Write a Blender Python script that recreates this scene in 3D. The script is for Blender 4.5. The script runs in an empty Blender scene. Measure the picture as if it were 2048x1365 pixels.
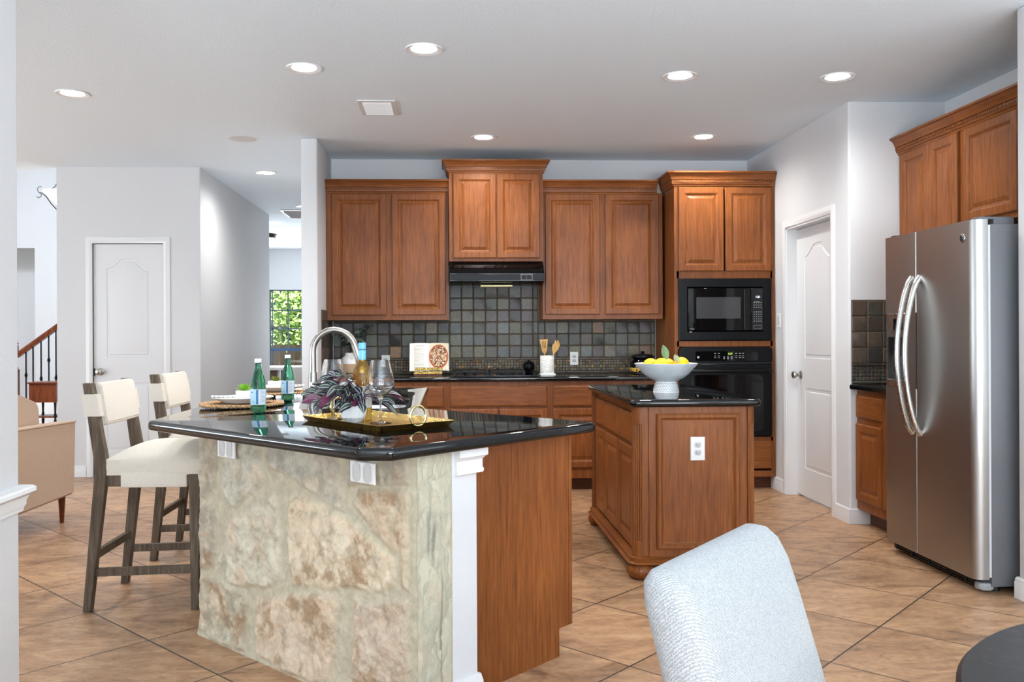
import bpy, bmesh, math, random
from mathutils import Vector, Matrix, noise as mnoise

S = bpy.context.scene
COL = S.collection
R = math.radians
random.seed(11)

# ------------------------------------------------------------------ camera, world, lights, exposure
CAM_H = 1.244
FPX, PX, PY, YAW, ROLL = 1743.0, 973.4, 671.0, 0.043, 0.0048
cd = bpy.data.cameras.new('camera')
cd.sensor_fit = 'HORIZONTAL'
cd.sensor_width = 36.0
cd.lens = FPX / 2048 * 36.0
cd.shift_x = (1024 - PX) / 2048
cd.shift_y = (PY - 682.5) / 2048
cd.clip_start = 0.05
cam = bpy.data.objects.new('camera', cd)
COL.objects.link(cam)
fw = Vector((math.sin(YAW), math.cos(YAW), 0))
rt = Vector((math.cos(YAW), -math.sin(YAW), 0))
up = Vector((0, 0, 1))
rt2 = rt * math.cos(ROLL) - up * math.sin(ROLL)
up2 = up * math.cos(ROLL) + rt * math.sin(ROLL)
m = Matrix((rt2, up2, -fw)).transposed().to_4x4()
m.translation = Vector((0, 0, CAM_H))
cam.matrix_world = m
S.camera = cam

w = bpy.data.worlds.new('world')
S.world = w
w.use_nodes = True
bgn = w.node_tree.nodes['Background']
bgn.inputs[0].default_value = (0.80, 0.90, 1.0, 1)
bgn.inputs[1].default_value = 1.1

S.view_settings.view_transform = 'Standard'
S.view_settings.look = 'None'
S.view_settings.gamma = 1
S.view_settings.use_curve_mapping = False
S.view_settings.exposure = 0.34
S.cycles.use_denoising = True
S.cycles.max_bounces = 10
S.cycles.diffuse_bounces = 5
S.cycles.transmission_bounces = 10
S.cycles.caustics_reflective = False
S.cycles.sample_clamp_indirect = 6.0


def lamp(name, kind, loc, energy, color=(1, 1, 1), rot=(0, 0, 0), size=1.0, size_y=None, **kw):
    l = bpy.data.lights.new(name, kind)
    l.energy = energy
    l.color = color
    if kind == 'AREA':
        l.shape = 'RECTANGLE' if size_y else 'DISK'
        l.size = size
        if size_y:
            l.size_y = size_y
    for k, v in kw.items():
        setattr(l, k, v)
    o = bpy.data.objects.new(name, l)
    o.location = loc
    o.rotation_euler = rot
    COL.objects.link(o)
    return o


# sun on the garden; window daylight behind the camera; the fill lamps are added
lamp('sun', 'SUN', (0, 0, 12), 18.0, (1.0, 0.96, 0.88), (R(48), 0, R(-28)), angle=0.02)
DAY = (0.85, 0.93, 1.0)
FILL_TINT = (0.79, 0.905, 1.0)  # cool tint of the added lamps that brighten the ceiling
for xx in (-0.4, 1.1, 2.6):
    lamp('window_daylight', 'AREA', (xx, -2.42, 1.45), 28, DAY, (R(90), 0, 0), 1.1, 2.0)       # windows behind the camera: sky
    lamp('front_ceiling_fill', 'AREA', (xx, -2.40, 0.9), 170, FILL_TINT, (R(170), 0, 0), 1.1, 0.9)   # added fill aimed up to brighten the ceiling, not a real source
lamp('nook_fill', 'AREA', (3.82, 1.3, 1.45), 5, DAY, (0, R(90), 0), 1.8, 2.6)              # added light for an unseen nook window on the right
lamp('nook_ceiling_fill', 'AREA', (3.80, 1.3, 0.95), 16, FILL_TINT, (0, R(150), 0), 0.9, 2.6)  # added uplight that brightens the ceiling from the nook side
for yy in (1.0, 4.4):
    lamp('living_fill', 'AREA', (-6.9, yy, 1.5), 11, DAY, (0, R(-90), 0), 2.0, 2.4)           # added light for unseen living room windows on the left
    lamp('living_ceiling_fill', 'AREA', (-6.88, yy, 0.9), 112, FILL_TINT, (0, R(-142), 0), 0.9, 2.4)  # added uplight that brightens the ceiling from the living room side
lamp('stair_fill', 'AREA', (-6.2, 9.2, 5.0), 470, DAY, (0, 0, 0), 3.0, 2.0)                 # added overhead fill for the two-storey stair hall, no window there
lamp('far_daylight', 'AREA', (-2.0, 15.1, 1.4), 120, DAY, (R(-90), 0, 0), 2.0, 1.3)              # far window

# ------------------------------------------------------------------ material helpers
def lin(c):
    def f(v):
        v /= 255.0
        return v / 12.92 if v <= 0.04045 else ((v + 0.055) / 1.055) ** 2.4
    return (f(c[0]), f(c[1]), f(c[2]), 1.0)


class NT:
    def __init__(s, name):
        s.m = bpy.data.materials.new(name)
        s.m.use_nodes = True
        s.t = s.m.node_tree
        s.b = s.t.nodes['Principled BSDF']
        s.out = s.t.nodes['Material Output']

    def n(s, kind, ins=None, **props):
        nd = s.t.nodes.new(kind)
        for k, v in props.items():
            setattr(nd, k, v)
        for k, v in (ins or {}).items():
            if isinstance(v, tuple) and len(v) == 2 and hasattr(v[0], 'outputs'):
                s.t.links.new(v[0].outputs[v[1]], nd.inputs[k])
            else:
                nd.inputs[k].default_value = v
        return nd

    def set(s, **kw):
        names = dict(col='Base Color', rough='Roughness', metal='Metallic', ior='IOR', trans='Transmission Weight',
                     normal='Normal', emis='Emission Color', emis_s='Emission Strength', alpha='Alpha', spec='Specular IOR Level',
                     coat='Coat Weight', coat_r='Coat Roughness', sheen='Sheen Weight', sss='Subsurface Weight', aniso='Anisotropic')
        for k, v in kw.items():
            i = s.b.inputs[names[k]]
            if isinstance(v, tuple) and len(v) == 2 and hasattr(v[0], 'outputs'):
                s.t.links.new(v[0].outputs[v[1]], i)
            else:
                i.default_value = v
        return s.m

    def coords(s, scale=(1, 1, 1), which='Object', rot=(0, 0, 0), loc=(0, 0, 0)):
        tc = s.n('ShaderNodeTexCoord')
        mp = s.n('ShaderNodeMapping', {'Vector': (tc, which), 'Scale': scale, 'Rotation': rot, 'Location': loc})
        return (mp, 0)

    def noise(s, vec, scale, detail=4, rough=0.55, dist=0.0):
        return s.n('ShaderNodeTexNoise', {'Vector': vec, 'Scale': scale, 'Detail': detail, 'Roughness': rough, 'Distortion': dist})

    def ramp(s, fac, stops):
        r = s.n('ShaderNodeValToRGB', {'Fac': fac})
        e = r.color_ramp.elements
        while len(e) < len(stops):
            e.new(0.5)
        for el, (p, c) in zip(e, stops):
            el.position = p
            el.color = c if len(c) == 4 else (*c, 1)
        return (r, 0)

    def mix(s, fac, a, b, mode='MIX'):
        x = s.n('ShaderNodeMix', data_type='RGBA', blend_type=mode)
        for k, v in ((0, fac), (6, a), (7, b)):
            if isinstance(v, tuple) and len(v) == 2 and hasattr(v[0], 'outputs'):
                s.t.links.new(v[0].outputs[v[1]], x.inputs[k])
            else:
                x.inputs[k].default_value = v
        return (x, 2)

    def bump(s, h, strength=0.3, dist=0.01):
        return (s.n('ShaderNodeBump', {'Height': h, 'Strength': strength, 'Distance': dist}), 0)


def plain(name, c, rough=0.5, metal=0.0, **kw):
    return NT(name).set(col=lin(c), rough=rough, metal=metal, **kw)


def mat_paint(name, c, sc=140, st=0.25, rough=0.75):
    t = NT(name)
    v = t.coords(which='Object')
    n = t.noise(v, sc, 3, 0.6)
    return t.set(col=lin(c), rough=rough, normal=t.bump((n, 0), st, 0.004))


def mat_wood(name, c1, c2, c3, scale, rough=0.38, blotch=2.2, coat=0.05):
    t = NT(name)
    oi = t.n('ShaderNodeObjectInfo')
    tc = t.n('ShaderNodeTexCoord')
    off = t.n('ShaderNodeVectorMath', {0: (tc, 'Object'), 1: (oi, 'Location')}, operation='ADD')
    rv = t.n('ShaderNodeVectorMath', {0: (off, 0), 1: (7.0, 5.0, 3.0)}, operation='ADD')
    mp = t.n('ShaderNodeMapping', {'Vector': (rv, 0), 'Scale': scale})
    g = t.noise((mp, 0), 1.0, 7, 0.62, 0.6)
    b = t.noise((rv, 0), blotch, 3, 0.5, 0.3)
    c = t.ramp((g, 0), [(0.30, lin(c1)), (0.52, lin(c2)), (0.72, lin(c3))])
    d = t.ramp((b, 0), [(0.3, (0.76, 0.73, 0.71)), (0.7, (1.10, 1.09, 1.08))])
    col = t.mix(1.0, c, d, 'MULTIPLY')
    return t.set(col=col, rough=rough, normal=t.bump((g, 0), 0.06, 0.002), coat=coat, coat_r=0.22, spec=0.22)


def mat_fabric(name, c, c2, sc=520, st=0.5, stretch=(1, 1, 1)):
    t = NT(name)
    v = t.coords(stretch)
    n = t.noise(v, sc * 0.35, 2, 0.7)
    w_ = t.n('ShaderNodeTexWave', {'Vector': v, 'Scale': sc * 0.22, 'Distortion': 6.0, 'Detail': 2, 'Detail Scale': 4.0}, bands_direction='DIAGONAL')
    h = t.mix(0.5, (n, 0), (w_, 0))
    col = t.ramp(h, [(0.3, lin(c2)), (0.62, lin(c))])
    return t.set(col=col, rough=0.95, sheen=0.15, normal=t.bump(h, st, 0.002))


def mat_glass(name, c=(255, 255, 255), rough=0.0, ior=1.47):
    return NT(name).set(col=lin(c), rough=rough, ior=ior, trans=1.0)


def mat_emit(name, c, s):
    return NT(name).set(col=lin(c), emis=lin(c), emis_s=s, rough=0.5)


def mat_floor():
    t = NT('floor_tile')
    v = t.coords(rot=(0, 0, -0.7825), loc=(-0.06, -0.205, 0))
    br = t.n('ShaderNodeTexBrick', {'Vector': v, 'Color1': (0, 0, 0, 1), 'Color2': (1, 1, 1, 1), 'Mortar': (0.5, 0.5, 0.5, 1), 'Scale': 1.0, 'Mortar Size': 0.004,
                                    'Mortar Smooth': 0.15, 'Bias': 0.0, 'Brick Width': 0.54, 'Row Height': 0.54}, offset=0.0, squash=1.0)
    dv = t.n('ShaderNodeVectorMath', {0: v, 1: (1 / 0.54, 1 / 0.54, 0)}, operation='MULTIPLY')
    fl = t.n('ShaderNodeVectorMath', {0: (dv, 0)}, operation='FLOOR')
    wn = t.n('ShaderNodeTexWhiteNoise', {'Vector': (fl, 0)}, noise_dimensions='3D')
    tc = t.n('ShaderNodeTexCoord')
    sh = t.n('ShaderNodeVectorMath', {0: (wn, 1), 1: (9, 9, 9)}, operation='MULTIPLY')
    ad = t.n('ShaderNodeVectorMath', {0: (tc, 'Object'), 1: (sh, 0)}, operation='ADD')
    m1 = t.n('ShaderNodeMapping', {'Vector': (ad, 0), 'Scale': (1.5, 3.6, 1), 'Rotation': (0, 0, R(14))})
    n1 = t.noise((m1, 0), 2.0, 8, 0.66, 1.1)
    n2 = t.noise((m1, 0), 6.5, 9, 0.7, 1.9)
    n3 = t.noise((ad, 0), 40, 6, 0.7)
    c1 = t.ramp((n1, 0), [(0.28, lin((108, 82, 62))), (0.43, lin((162, 125, 94))), (0.60, lin((188, 150, 115))), (0.78, lin((206, 178, 148)))])
    c2 = t.ramp((n2, 0), [(0.30, (0.62, 0.58, 0.56)), (0.5, (0.98, 0.97, 0.96)), (0.75, (1.12, 1.1, 1.08))])
    c = t.mix(0.85, c1, c2, 'MULTIPLY')
    c3 = t.ramp((n3, 0), [(0.35, (0.85, 0.84, 0.83)), (0.6, (1.03, 1.03, 1.03))])
    c = t.mix(0.7, c, c3, 'MULTIPLY')
    tv = t.ramp((wn, 0), [(0.0, (0.86, 0.85, 0.84)), (1.0, (1.08, 1.06, 1.04))])
    c = t.mix(1.0, c, tv, 'MULTIPLY')
    c = t.mix((br, 1), c, lin((58, 45, 37)))
    hb = t.n('ShaderNodeMath', {0: (n2, 0), 1: (br, 1)}, operation='SUBTRACT')
    rg = t.ramp((n2, 0), [(0.3, (0.46, 0.46, 0.46)), (0.7, (0.30, 0.30, 0.30))])
    return t.set(col=c, rough=rg, normal=t.bump((hb, 0), 0.22, 0.006))


def mat_granite():
    t = NT('black_granite')
    v = t.coords()
    vo = t.n('ShaderNodeTexVoronoi', {'Vector': v, 'Scale': 200.0})
    n = t.noise(v, 90, 4, 0.7)
    a = t.ramp((vo, 0), [(0.10, lin((96, 104, 112))), (0.24, lin((20, 22, 24)))])
    msk = t.ramp((n, 0), [(0.52, (0, 0, 0)), (0.64, (1, 1, 1))])
    c = t.mix(msk, lin((10, 11, 12)), a)
    return t.set(col=c, rough=0.045, spec=0.45)


def mat_attr(name, rough=0.5, noise_sc=30, bump=0.4, amt=0.35, dist=0.004, stretch=(1, 1, 1), spec=0.5):
    """colour comes from the mesh's own per-tile / per-stone colour, broken up by mineral noise"""
    t = NT(name)
    a = t.n('ShaderNodeVertexColor', layer_name='Col')
    v = t.coords(stretch)
    n = t.noise(v, noise_sc, 8, 0.68, 0.8)
    d = t.ramp((n, 0), [(0.28, (1 - amt,) * 3), (0.7, (1 + amt * 0.6,) * 3)])
    c = t.mix(1.0, (a, 0), d, 'MULTIPLY')
    return t.set(col=c, rough=rough, normal=t.bump((n, 0), bump, dist), spec=spec)


def mat_steel(name, c, rough, stretch=(400, 400, 4), st=0.05, metal=1.0):
    t = NT(name)
    v = t.coords(stretch)
    n = t.noise(v, 1.0, 3, 0.6)
    rr = t.ramp((n, 0), [(0.3, (rough - 0.05,) * 3), (0.7, (rough + 0.06,) * 3)])
    return t.set(col=lin(c), metal=metal, rough=rr, normal=t.bump((n, 0), st, 0.0005))


M = {}
M['wall'] = mat_paint('wall_paint', (205, 205, 206), 120, 0.3)
M['ceil'] = mat_paint('ceiling_paint', (225, 237, 246), 70, 0.35, 0.85)
M['trim'] = plain('trim_paint', (220, 220, 220), 0.35)
M['door'] = plain('door_paint', (213, 213, 214), 0.4)
M['floor'] = mat_floor()
M['granite'] = mat_granite()
WC = ((106, 58, 27), (131, 76, 36), (148, 90, 46))
M['wood_v'] = mat_wood('maple_vertical_grain', *WC, (90, 90, 5.0))
M['wood_h'] = mat_wood('maple_horizontal_grain', *WC, (5.0, 90, 90))
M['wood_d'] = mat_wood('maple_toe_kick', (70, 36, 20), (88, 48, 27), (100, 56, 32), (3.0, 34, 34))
M['wood_grey'] = mat_wood('grey_oak', (72, 62, 52), (100, 87, 74), (124, 110, 95), (60, 60, 5), 0.6, 4, 0.0)
M['wood_red'] = mat_wood('cherry', (74, 34, 18), (104, 52, 28), (120, 66, 38), (20, 20, 4), 0.3)
M['wood_lt'] = mat_wood('bamboo', (196, 146, 84), (216, 170, 104), (226, 184, 124), (60, 60, 6), 0.5, 5, 0.0)
M['slate'] = mat_attr('slate_tile', 0.38, 42, 0.55, 0.42, 0.004)
M['grout'] = plain('tile_grout', (86, 70, 54), 0.9)
M['stone'] = mat_attr('limestone', 0.85, 26, 0.6, 0.22, 0.008)
M['linen'] = mat_fabric('linen', (232, 224, 212), (212, 202, 188))
M['white_fab'] = mat_fabric('white_weave', (160, 160, 159), (130, 131, 131), 460, 0.8)
M['beige_fab'] = mat_fabric('beige_velvet', (196, 172, 150), (174, 148, 126), 300, 0.3)
M['black_app'] = plain('black_appliance', (10, 11, 13), 0.3, spec=0.16)
M['black_gloss'] = plain('black_glass', (5, 5, 6), 0.04, spec=0.35)
M['black_mat'] = plain('black_plastic', (12, 12, 13), 0.5)
M['cast'] = plain('cast_iron', (16, 16, 17), 0.55, 0.2)
M['dark_grey'] = plain('grey_glass_window', (58, 58, 60), 0.12)
M['steel'] = mat_steel('brushed_stainless', (172, 170, 167), 0.36)
M['steel_l'] = mat_steel('light_stainless', (196, 194, 190), 0.25)
M['nickel'] = mat_steel('brushed_nickel', (170, 165, 158), 0.32, (60, 60, 60), 0.02)
M['chrome'] = plain('polished_chrome', (200, 200, 200), 0.08, 1.0)
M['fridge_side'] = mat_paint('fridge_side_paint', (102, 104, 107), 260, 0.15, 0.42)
M['gasket'] = plain('gasket', (205, 207, 208), 0.5)
M['plate_w'] = plain('outlet_plastic', (222, 222, 220), 0.35)
M['slot'] = plain('outlet_slot', (40, 40, 40), 0.6)
M['plate_in'] = plain('outlet_recess', (192, 192, 190), 0.45)
M['ceramic'] = plain('white_ceramic', (236, 236, 233), 0.25)
M['porcelain'] = plain('plate_porcelain', (238, 237, 235), 0.15)
M['iron'] = plain('black_wrought_iron', (20, 22, 26), 0.45, 0.6)
M['glass'] = mat_glass('clear_glass')
M['emit_can'] = mat_emit('lamp_disc', (255, 253, 248), 14)
M['white_led'] = mat_emit('white_display', (225, 228, 255), 2.0)
M['green_led'] = mat_emit('green_display', (170, 215, 60), 1.2)
M['panel_txt'] = plain('panel_lettering', (150, 152, 155), 0.5)

# ------------------------------------------------------------------ mesh helpers
class MB:
    """collects shapes into ONE mesh object"""
    def __init__(s):
        s.bm = bmesh.new()
        s.mi = 0

    def _add(s, verts, faces):
        vs = [s.bm.verts.new(v) for v in verts]
        out = []
        for f in faces:
            try:
                fc = s.bm.faces.new([vs[i] for i in f])
                fc.material_index = s.mi
                out.append(fc)
            except ValueError:
                pass
        return vs, out

    def box(s, x0, x1, y0, y1, z0, z1, bev=0.0, seg=1):
        x0, x1 = min(x0, x1), max(x0, x1)
        y0, y1 = min(y0, y1), max(y0, y1)
        z0, z1 = min(z0, z1), max(z0, z1)
        vs, fs = s._add([(x0, y0, z0), (x1, y0, z0), (x1, y1, z0), (x0, y1, z0), (x0, y0, z1), (x1, y0, z1), (x1, y1, z1), (x0, y1, z1)],
                        [(3, 2, 1, 0), (4, 5, 6, 7), (0, 1, 5, 4), (1, 2, 6, 5), (2, 3, 7, 6), (3, 0, 4, 7)])
        if bev > 0:
            ed = list({e for f in fs for e in f.edges})
            r = bmesh.ops.bevel(s.bm, geom=ed, offset=bev, segments=seg, affect='EDGES', profile=0.5)
            for f in r['faces']:
                f.material_index = s.mi
            vs = list({v for f in r['faces'] for v in f.verts} | {v for v in vs if v.is_valid})
        return vs

    def prism(s, poly, z0, z1, bev=0.0, seg=1):
        n = len(poly)
        a = sum(poly[i][0] * poly[(i + 1) % n][1] - poly[(i + 1) % n][0] * poly[i][1] for i in range(n))
        if a < 0:
            poly = poly[::-1]
        vs, fs = s._add([(p[0], p[1], z0) for p in poly] + [(p[0], p[1], z1) for p in poly],
                        [tuple(range(n - 1, -1, -1)), tuple(range(n, 2 * n))] + [(i, (i + 1) % n, n + (i + 1) % n, n + i) for i in range(n)])
        if bev > 0:
            ed = list({e for f in fs[:2] for e in f.edges})
            r = bmesh.ops.bevel(s.bm, geom=ed, offset=bev, segments=seg, affect='EDGES', profile=0.5)
            for f in r['faces']:
                f.material_index = s.mi
        return vs

    def lathe(s, prof, c=(0, 0, 0), n=32, mat4=None, caps=True):
        vs, fs = [], []
        for r, z in prof:
            for k in range(n):
                a = 2 * math.pi * k / n
                v = Vector((r * math.cos(a), r * math.sin(a), z))
                if mat4:
                    v = mat4 @ v
                vs.append((v.x + c[0], v.y + c[1], v.z + c[2]))
        for i in range(len(prof) - 1):
            for k in range(n):
                k2 = (k + 1) % n
                fs.append((i * n + k, i * n + k2, (i + 1) * n + k2, (i + 1) * n + k))
        if caps:
            if prof[0][0] > 1e-5:
                fs.append(tuple(range(n - 1, -1, -1)))
            if prof[-1][0] > 1e-5:
                fs.append(tuple((len(prof) - 1) * n + k for k in range(n)))
        v, f = s._add(vs, fs)
        bmesh.ops.remove_doubles(s.bm, verts=[x for x in v if x.is_valid], dist=1e-6)

    def tube(s, pts, r, n=10, closed=False, caps=True):
        pts = [Vector(p) for p in pts]
        N = len(pts)
        rs = r if isinstance(r, (list, tuple)) else [r] * N
        vs, fs = [], []
        prev = None
        for i, p in enumerate(pts):
            if closed:
                t = (pts[(i + 1) % N] - pts[i - 1]).normalized()
            else:
                t = (pts[min(i + 1, N - 1)] - pts[max(i - 1, 0)]).normalized()
            if prev is None:
                u = t.orthogonal().normalized()
            else:
                u = (prev - t * prev.dot(t))
                u = u.normalized() if u.length > 1e-6 else t.orthogonal().normalized()
            prev = u
            v = t.cross(u)
            for k in range(n):
                a = 2 * math.pi * k / n
                vs.append(p + (u * math.cos(a) + v * math.sin(a)) * rs[i])
        for i in range(N if closed else N - 1):
            j = (i + 1) % N
            for k in range(n):
                k2 = (k + 1) % n
                fs.append((i * n + k, i * n + k2, j * n + k2, j * n + k))
        if caps and not closed:
            fs.append(tuple(range(n - 1, -1, -1)))
            fs.append(tuple((N - 1) * n + k for k in range(n)))
        s._add(vs, fs)

    def bar(s, a, b, wx, wy, up_=(0, 0, 1)):
        """rectangular bar from a to b"""
        a, b = Vector(a), Vector(b)
        t = (b - a).normalized()
        u = Vector(up_).cross(t)
        u = u.normalized() if u.length > 1e-4 else t.orthogonal().normalized()
        v = t.cross(u)
        vs = []
        for p in (a, b):
            for su, sv in ((-1, -1), (1, -1), (1, 1), (-1, 1)):
                vs.append(p + u * su * wx / 2 + v * sv * wy / 2)
        s._add(vs, [(3, 2, 1, 0), (4, 5, 6, 7), (0, 1, 5, 4), (1, 2, 6, 5), (2, 3, 7, 6), (3, 0, 4, 7)])

    def loops(s, rings, cap0=True, cap1=True):
        """skin a list of equal-length closed rings"""
        n = len(rings[0])
        vs = [p for r in rings for p in r]
        fs = []
        for i in range(len(rings) - 1):
            for k in range(n):
                k2 = (k + 1) % n
                fs.append((i * n + k, i * n + k2, (i + 1) * n + k2, (i + 1) * n + k))
        if cap0:
            fs.append(tuple(range(n - 1, -1, -1)))
        if cap1:
            fs.append(tuple((len(rings) - 1) * n + k for k in range(n)))
        return s._add(vs, fs)

    def sweep(s, path, prof, closed=False):
        """moulding: path = plan polyline, prof = [(outward, z)]; outward is to the right of travel; mitred"""
        P = [Vector((p[0], p[1])) for p in path]
        N = len(P)
        rings = []
        for i in range(N):
            d0 = (P[i] - P[i - 1]).normalized() if (closed or i > 0) else None
            d1 = (P[(i + 1) % N] - P[i]).normalized() if (closed or i < N - 1) else None
            if d0 is None:
                d0 = d1
            if d1 is None:
                d1 = d0
            n0 = Vector((d0.y, -d0.x))
            n1 = Vector((d1.y, -d1.x))
            b = (n0 + n1)
            b = b / max(b.dot(n0), 1e-4)
            rings.append([(P[i].x + b.x * o, P[i].y + b.y * o, z) for o, z in prof])
        if closed:
            rings.append(rings[0])
        s.loops(rings, not closed, not closed)

    def xf(s, mat4, start=0):
        s.bm.verts.ensure_lookup_table()
        for v in s.bm.verts[start:]:
            v.co = mat4 @ v.co

    def build(s, name, mat, parent=None, loc=(0, 0, 0), rz=0.0, sharp=38, fix=True):
        if fix:
            bmesh.ops.recalc_face_normals(s.bm, faces=s.bm.faces[:])
        ca = R(sharp)
        for f in s.bm.faces:
            f.smooth = True
        for e in s.bm.edges:
            if len(e.link_faces) == 2:
                if e.calc_face_angle(0) > ca:
                    e.smooth = False
        me = bpy.data.meshes.new(name)
        s.bm.to_mesh(me)
        s.bm.free()
        for mm in (mat if isinstance(mat, (list, tuple)) else [mat]):
            me.materials.append(mm)
        return link(name, me, parent, loc, rz)


def link(name, me, parent=None, loc=(0, 0, 0), rz=0.0):
    o = bpy.data.objects.new(name, me)
    COL.objects.link(o)
    o.location = loc
    o.rotation_euler = (0, 0, rz)
    if parent:
        o.parent = parent
    return o


def thing(name, label, cat, loc=(0, 0, 0), rz=0.0, group=None):
    o = bpy.data.objects.new(name, None)
    o.empty_display_size = 0.1
    COL.objects.link(o)
    o.location = loc
    o.rotation_euler = (0, 0, rz)
    return tag(o, label, cat, group)


def tag(o, label, cat, group=None):
    o['label'] = label
    o['category'] = cat
    if group:
        o['group'] = group
    return o


def struct(name, mb, mat, parent=None, label=None):
    o = mb.build(name, mat, parent)
    if parent is None:
        o['kind'] = 'structure'
    if label:
        o['label'] = label
    return o


def copy_tree(o, parent=None):
    c = o.copy()
    COL.objects.link(c)
    if parent:
        c.parent = parent
    for ch in [x for x in bpy.data.objects if x.parent == o]:
        copy_tree(ch, c)
    return c


def box_obj(name, mat, b, parent=None, bev=0.0, seg=1, **kw):
    mb = MB()
    mb.box(*b, bev, seg)
    return mb.build(name, mat, parent, **kw)


def text(name, s, size, mat, parent, loc, rot=(R(90), 0, 0), align='CENTER'):
    cu = bpy.data.curves.new(name, 'FONT')
    cu.body = s
    cu.size = size
    cu.align_x = align
    cu.extrude = 0.0004
    o = bpy.data.objects.new(name + '_tmp', cu)
    COL.objects.link(o)
    dg = bpy.context.evaluated_depsgraph_get()
    me = bpy.data.meshes.new_from_object(o.evaluated_get(dg))
    bpy.data.objects.remove(o)
    me.materials.clear()
    me.materials.append(mat)
    ob = link(name, me, parent, loc)
    ob.rotation_euler = rot
    return ob


def slab(name, outer, holes, z0, z1, bev, mat, parent=None, res=4):
    """flat slab with rounded edges and optional cut-outs"""
    cu = bpy.data.curves.new(name, 'CURVE')
    cu.dimensions = '2D'
    cu.fill_mode = 'BOTH'
    for poly in [outer] + list(holes):
        sp = cu.splines.new('POLY')
        sp.points.add(len(poly) - 1)
        for p, q in zip(sp.points, poly):
            p.co = (q[0], q[1], 0, 1)
        sp.use_cyclic_u = True
    cu.extrude = (z1 - z0) / 2 - bev
    cu.bevel_depth = bev
    cu.bevel_resolution = res
    cu.offset = -bev
    o = bpy.data.objects.new(name + '_tmp', cu)
    COL.objects.link(o)
    dg = bpy.context.evaluated_depsgraph_get()
    me = bpy.data.meshes.new_from_object(o.evaluated_get(dg))
    bpy.data.objects.remove(o)
    me.transform(Matrix.Translation((0, 0, (z0 + z1) / 2)))
    me.materials.clear()
    me.materials.append(mat)
    bm = bmesh.new()
    bm.from_mesh(me)
    bmesh.ops.remove_doubles(bm, verts=bm.verts, dist=1e-5)
    for f in bm.faces:
        f.smooth = True
    for e in bm.edges:
        e.smooth = not (len(e.link_faces) == 2 and e.calc_face_angle(0) > R(40))
    bm.to_mesh(me)
    bm.free()
    return link(name, me, parent)


def rpoly(pts, r, n=6):
    """round the corners of a polygon; r number or list"""
    out = []
    N = len(pts)
    for i in range(N):
        ri = r[i] if isinstance(r, (list, tuple)) else r
        p = Vector(pts[i])
        a = (Vector(pts[i - 1]) - p)
        b = (Vector(pts[(i + 1) % N]) - p)
        if ri <= 0:
            out.append((p.x, p.y))
            continue
        ang = a.angle(b)
        d = min(ri / math.tan(ang / 2), a.length * 0.48, b.length * 0.48)
        p0 = p + a.normalized() * d
        p1 = p + b.normalized() * d
        for k in range(n + 1):
            t = k / n
            q = p0 * (1 - t) ** 2 + p * 2 * t * (1 - t) + p1 * t * t
            out.append((q.x, q.y))
    return out


def arc(c, r, a0, a1, n=12):
    return [(c[0] + r * math.cos(R(a0 + (a1 - a0) * k / n)), c[1] + r * math.sin(R(a0 + (a1 - a0) * k / n))) for k in range(n + 1)]


# ------------------------------------------------------------------ cabinet pieces (front faces local -Y)
def rect(x0, x1, z0, z1, i, y):
    return [(x0 + i, y, z0 + i), (x1 - i, y, z0 + i), (x1 - i, y, z1 - i), (x0 + i, y, z1 - i)]


def cab_door(parent, x0, x1, z0, z1, y, fw=0.058, t=0.021, mat='wood_v', name='door', rz=0.0, loc=(0, 0, 0)):
    mb = MB()
    L = [(0, 0), (0, -t + 0.005), (0.006, -t), (fw - 0.012, -t), (fw - 0.006, -t + 0.002), (fw, -t + 0.008), (fw + 0.006, -t + 0.0105), (fw + 0.011, -t + 0.0105), (fw + 0.034, -t + 0.002)]
    mb.loops([rect(x0, x1, z0, z1, i, y + d) for i, d in L])
    return mb.build(name, M[mat], parent, loc, rz, sharp=14)


def cab_drawer(parent, x0, x1, z0, z1, y, t=0.021, name='drawer', rz=0.0, loc=(0, 0, 0), mat='wood_h'):
    mb = MB()
    L = [(0, 0), (0, -t + 0.008), (0.004, -t + 0.004), (0.014, -t)]
    mb.loops([rect(x0, x1, z0, z1, i, y + d) for i, d in L])
    return mb.build(name, M[mat], parent, loc, rz, sharp=14)


CROWN = [(0.0, 0.0), (0.008, 0.0), (0.012, 0.012), (0.02, 0.018), (0.022, 0.026), (0.022, 0.05), (0.03, 0.053), (0.033, 0.062), (0.04, 0.082), (0.055, 0.098), (0.066, 0.102), (0.066, 0.116), (0.0, 0.116)]


def crown(parent, path, z0, sc=1.0, name='crown_moulding'):
    mb = MB()
    mb.sweep(path, [(o * sc, z0 + z * sc) for o, z in CROWN])
    for a, b in zip(path, path[1:]):                       # dentil row
        a, b = Vector(a), Vector(b)
        d = (b - a)
        L = d.length
        d.normalize()
        nn = Vector((d.y, -d.x))
        k = int(L / 0.0165)
        for i in range(k):
            c = a + d * (0.0165 * (i + 0.5)) + nn * 0.024 * sc
            st = len(mb.bm.verts)
            mb.box(-0.0052, 0.0052, -0.0045, 0.0045, z0 + 0.03 * sc, z0 + 0.048 * sc)
            mb.xf(Matrix.Translation((c.x, c.y, 0)) @ Matrix.Rotation(math.atan2(d.y, d.x), 4, 'Z'), st)
    return mb.build(name, M['wood_h'], parent, sharp=25)


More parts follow.
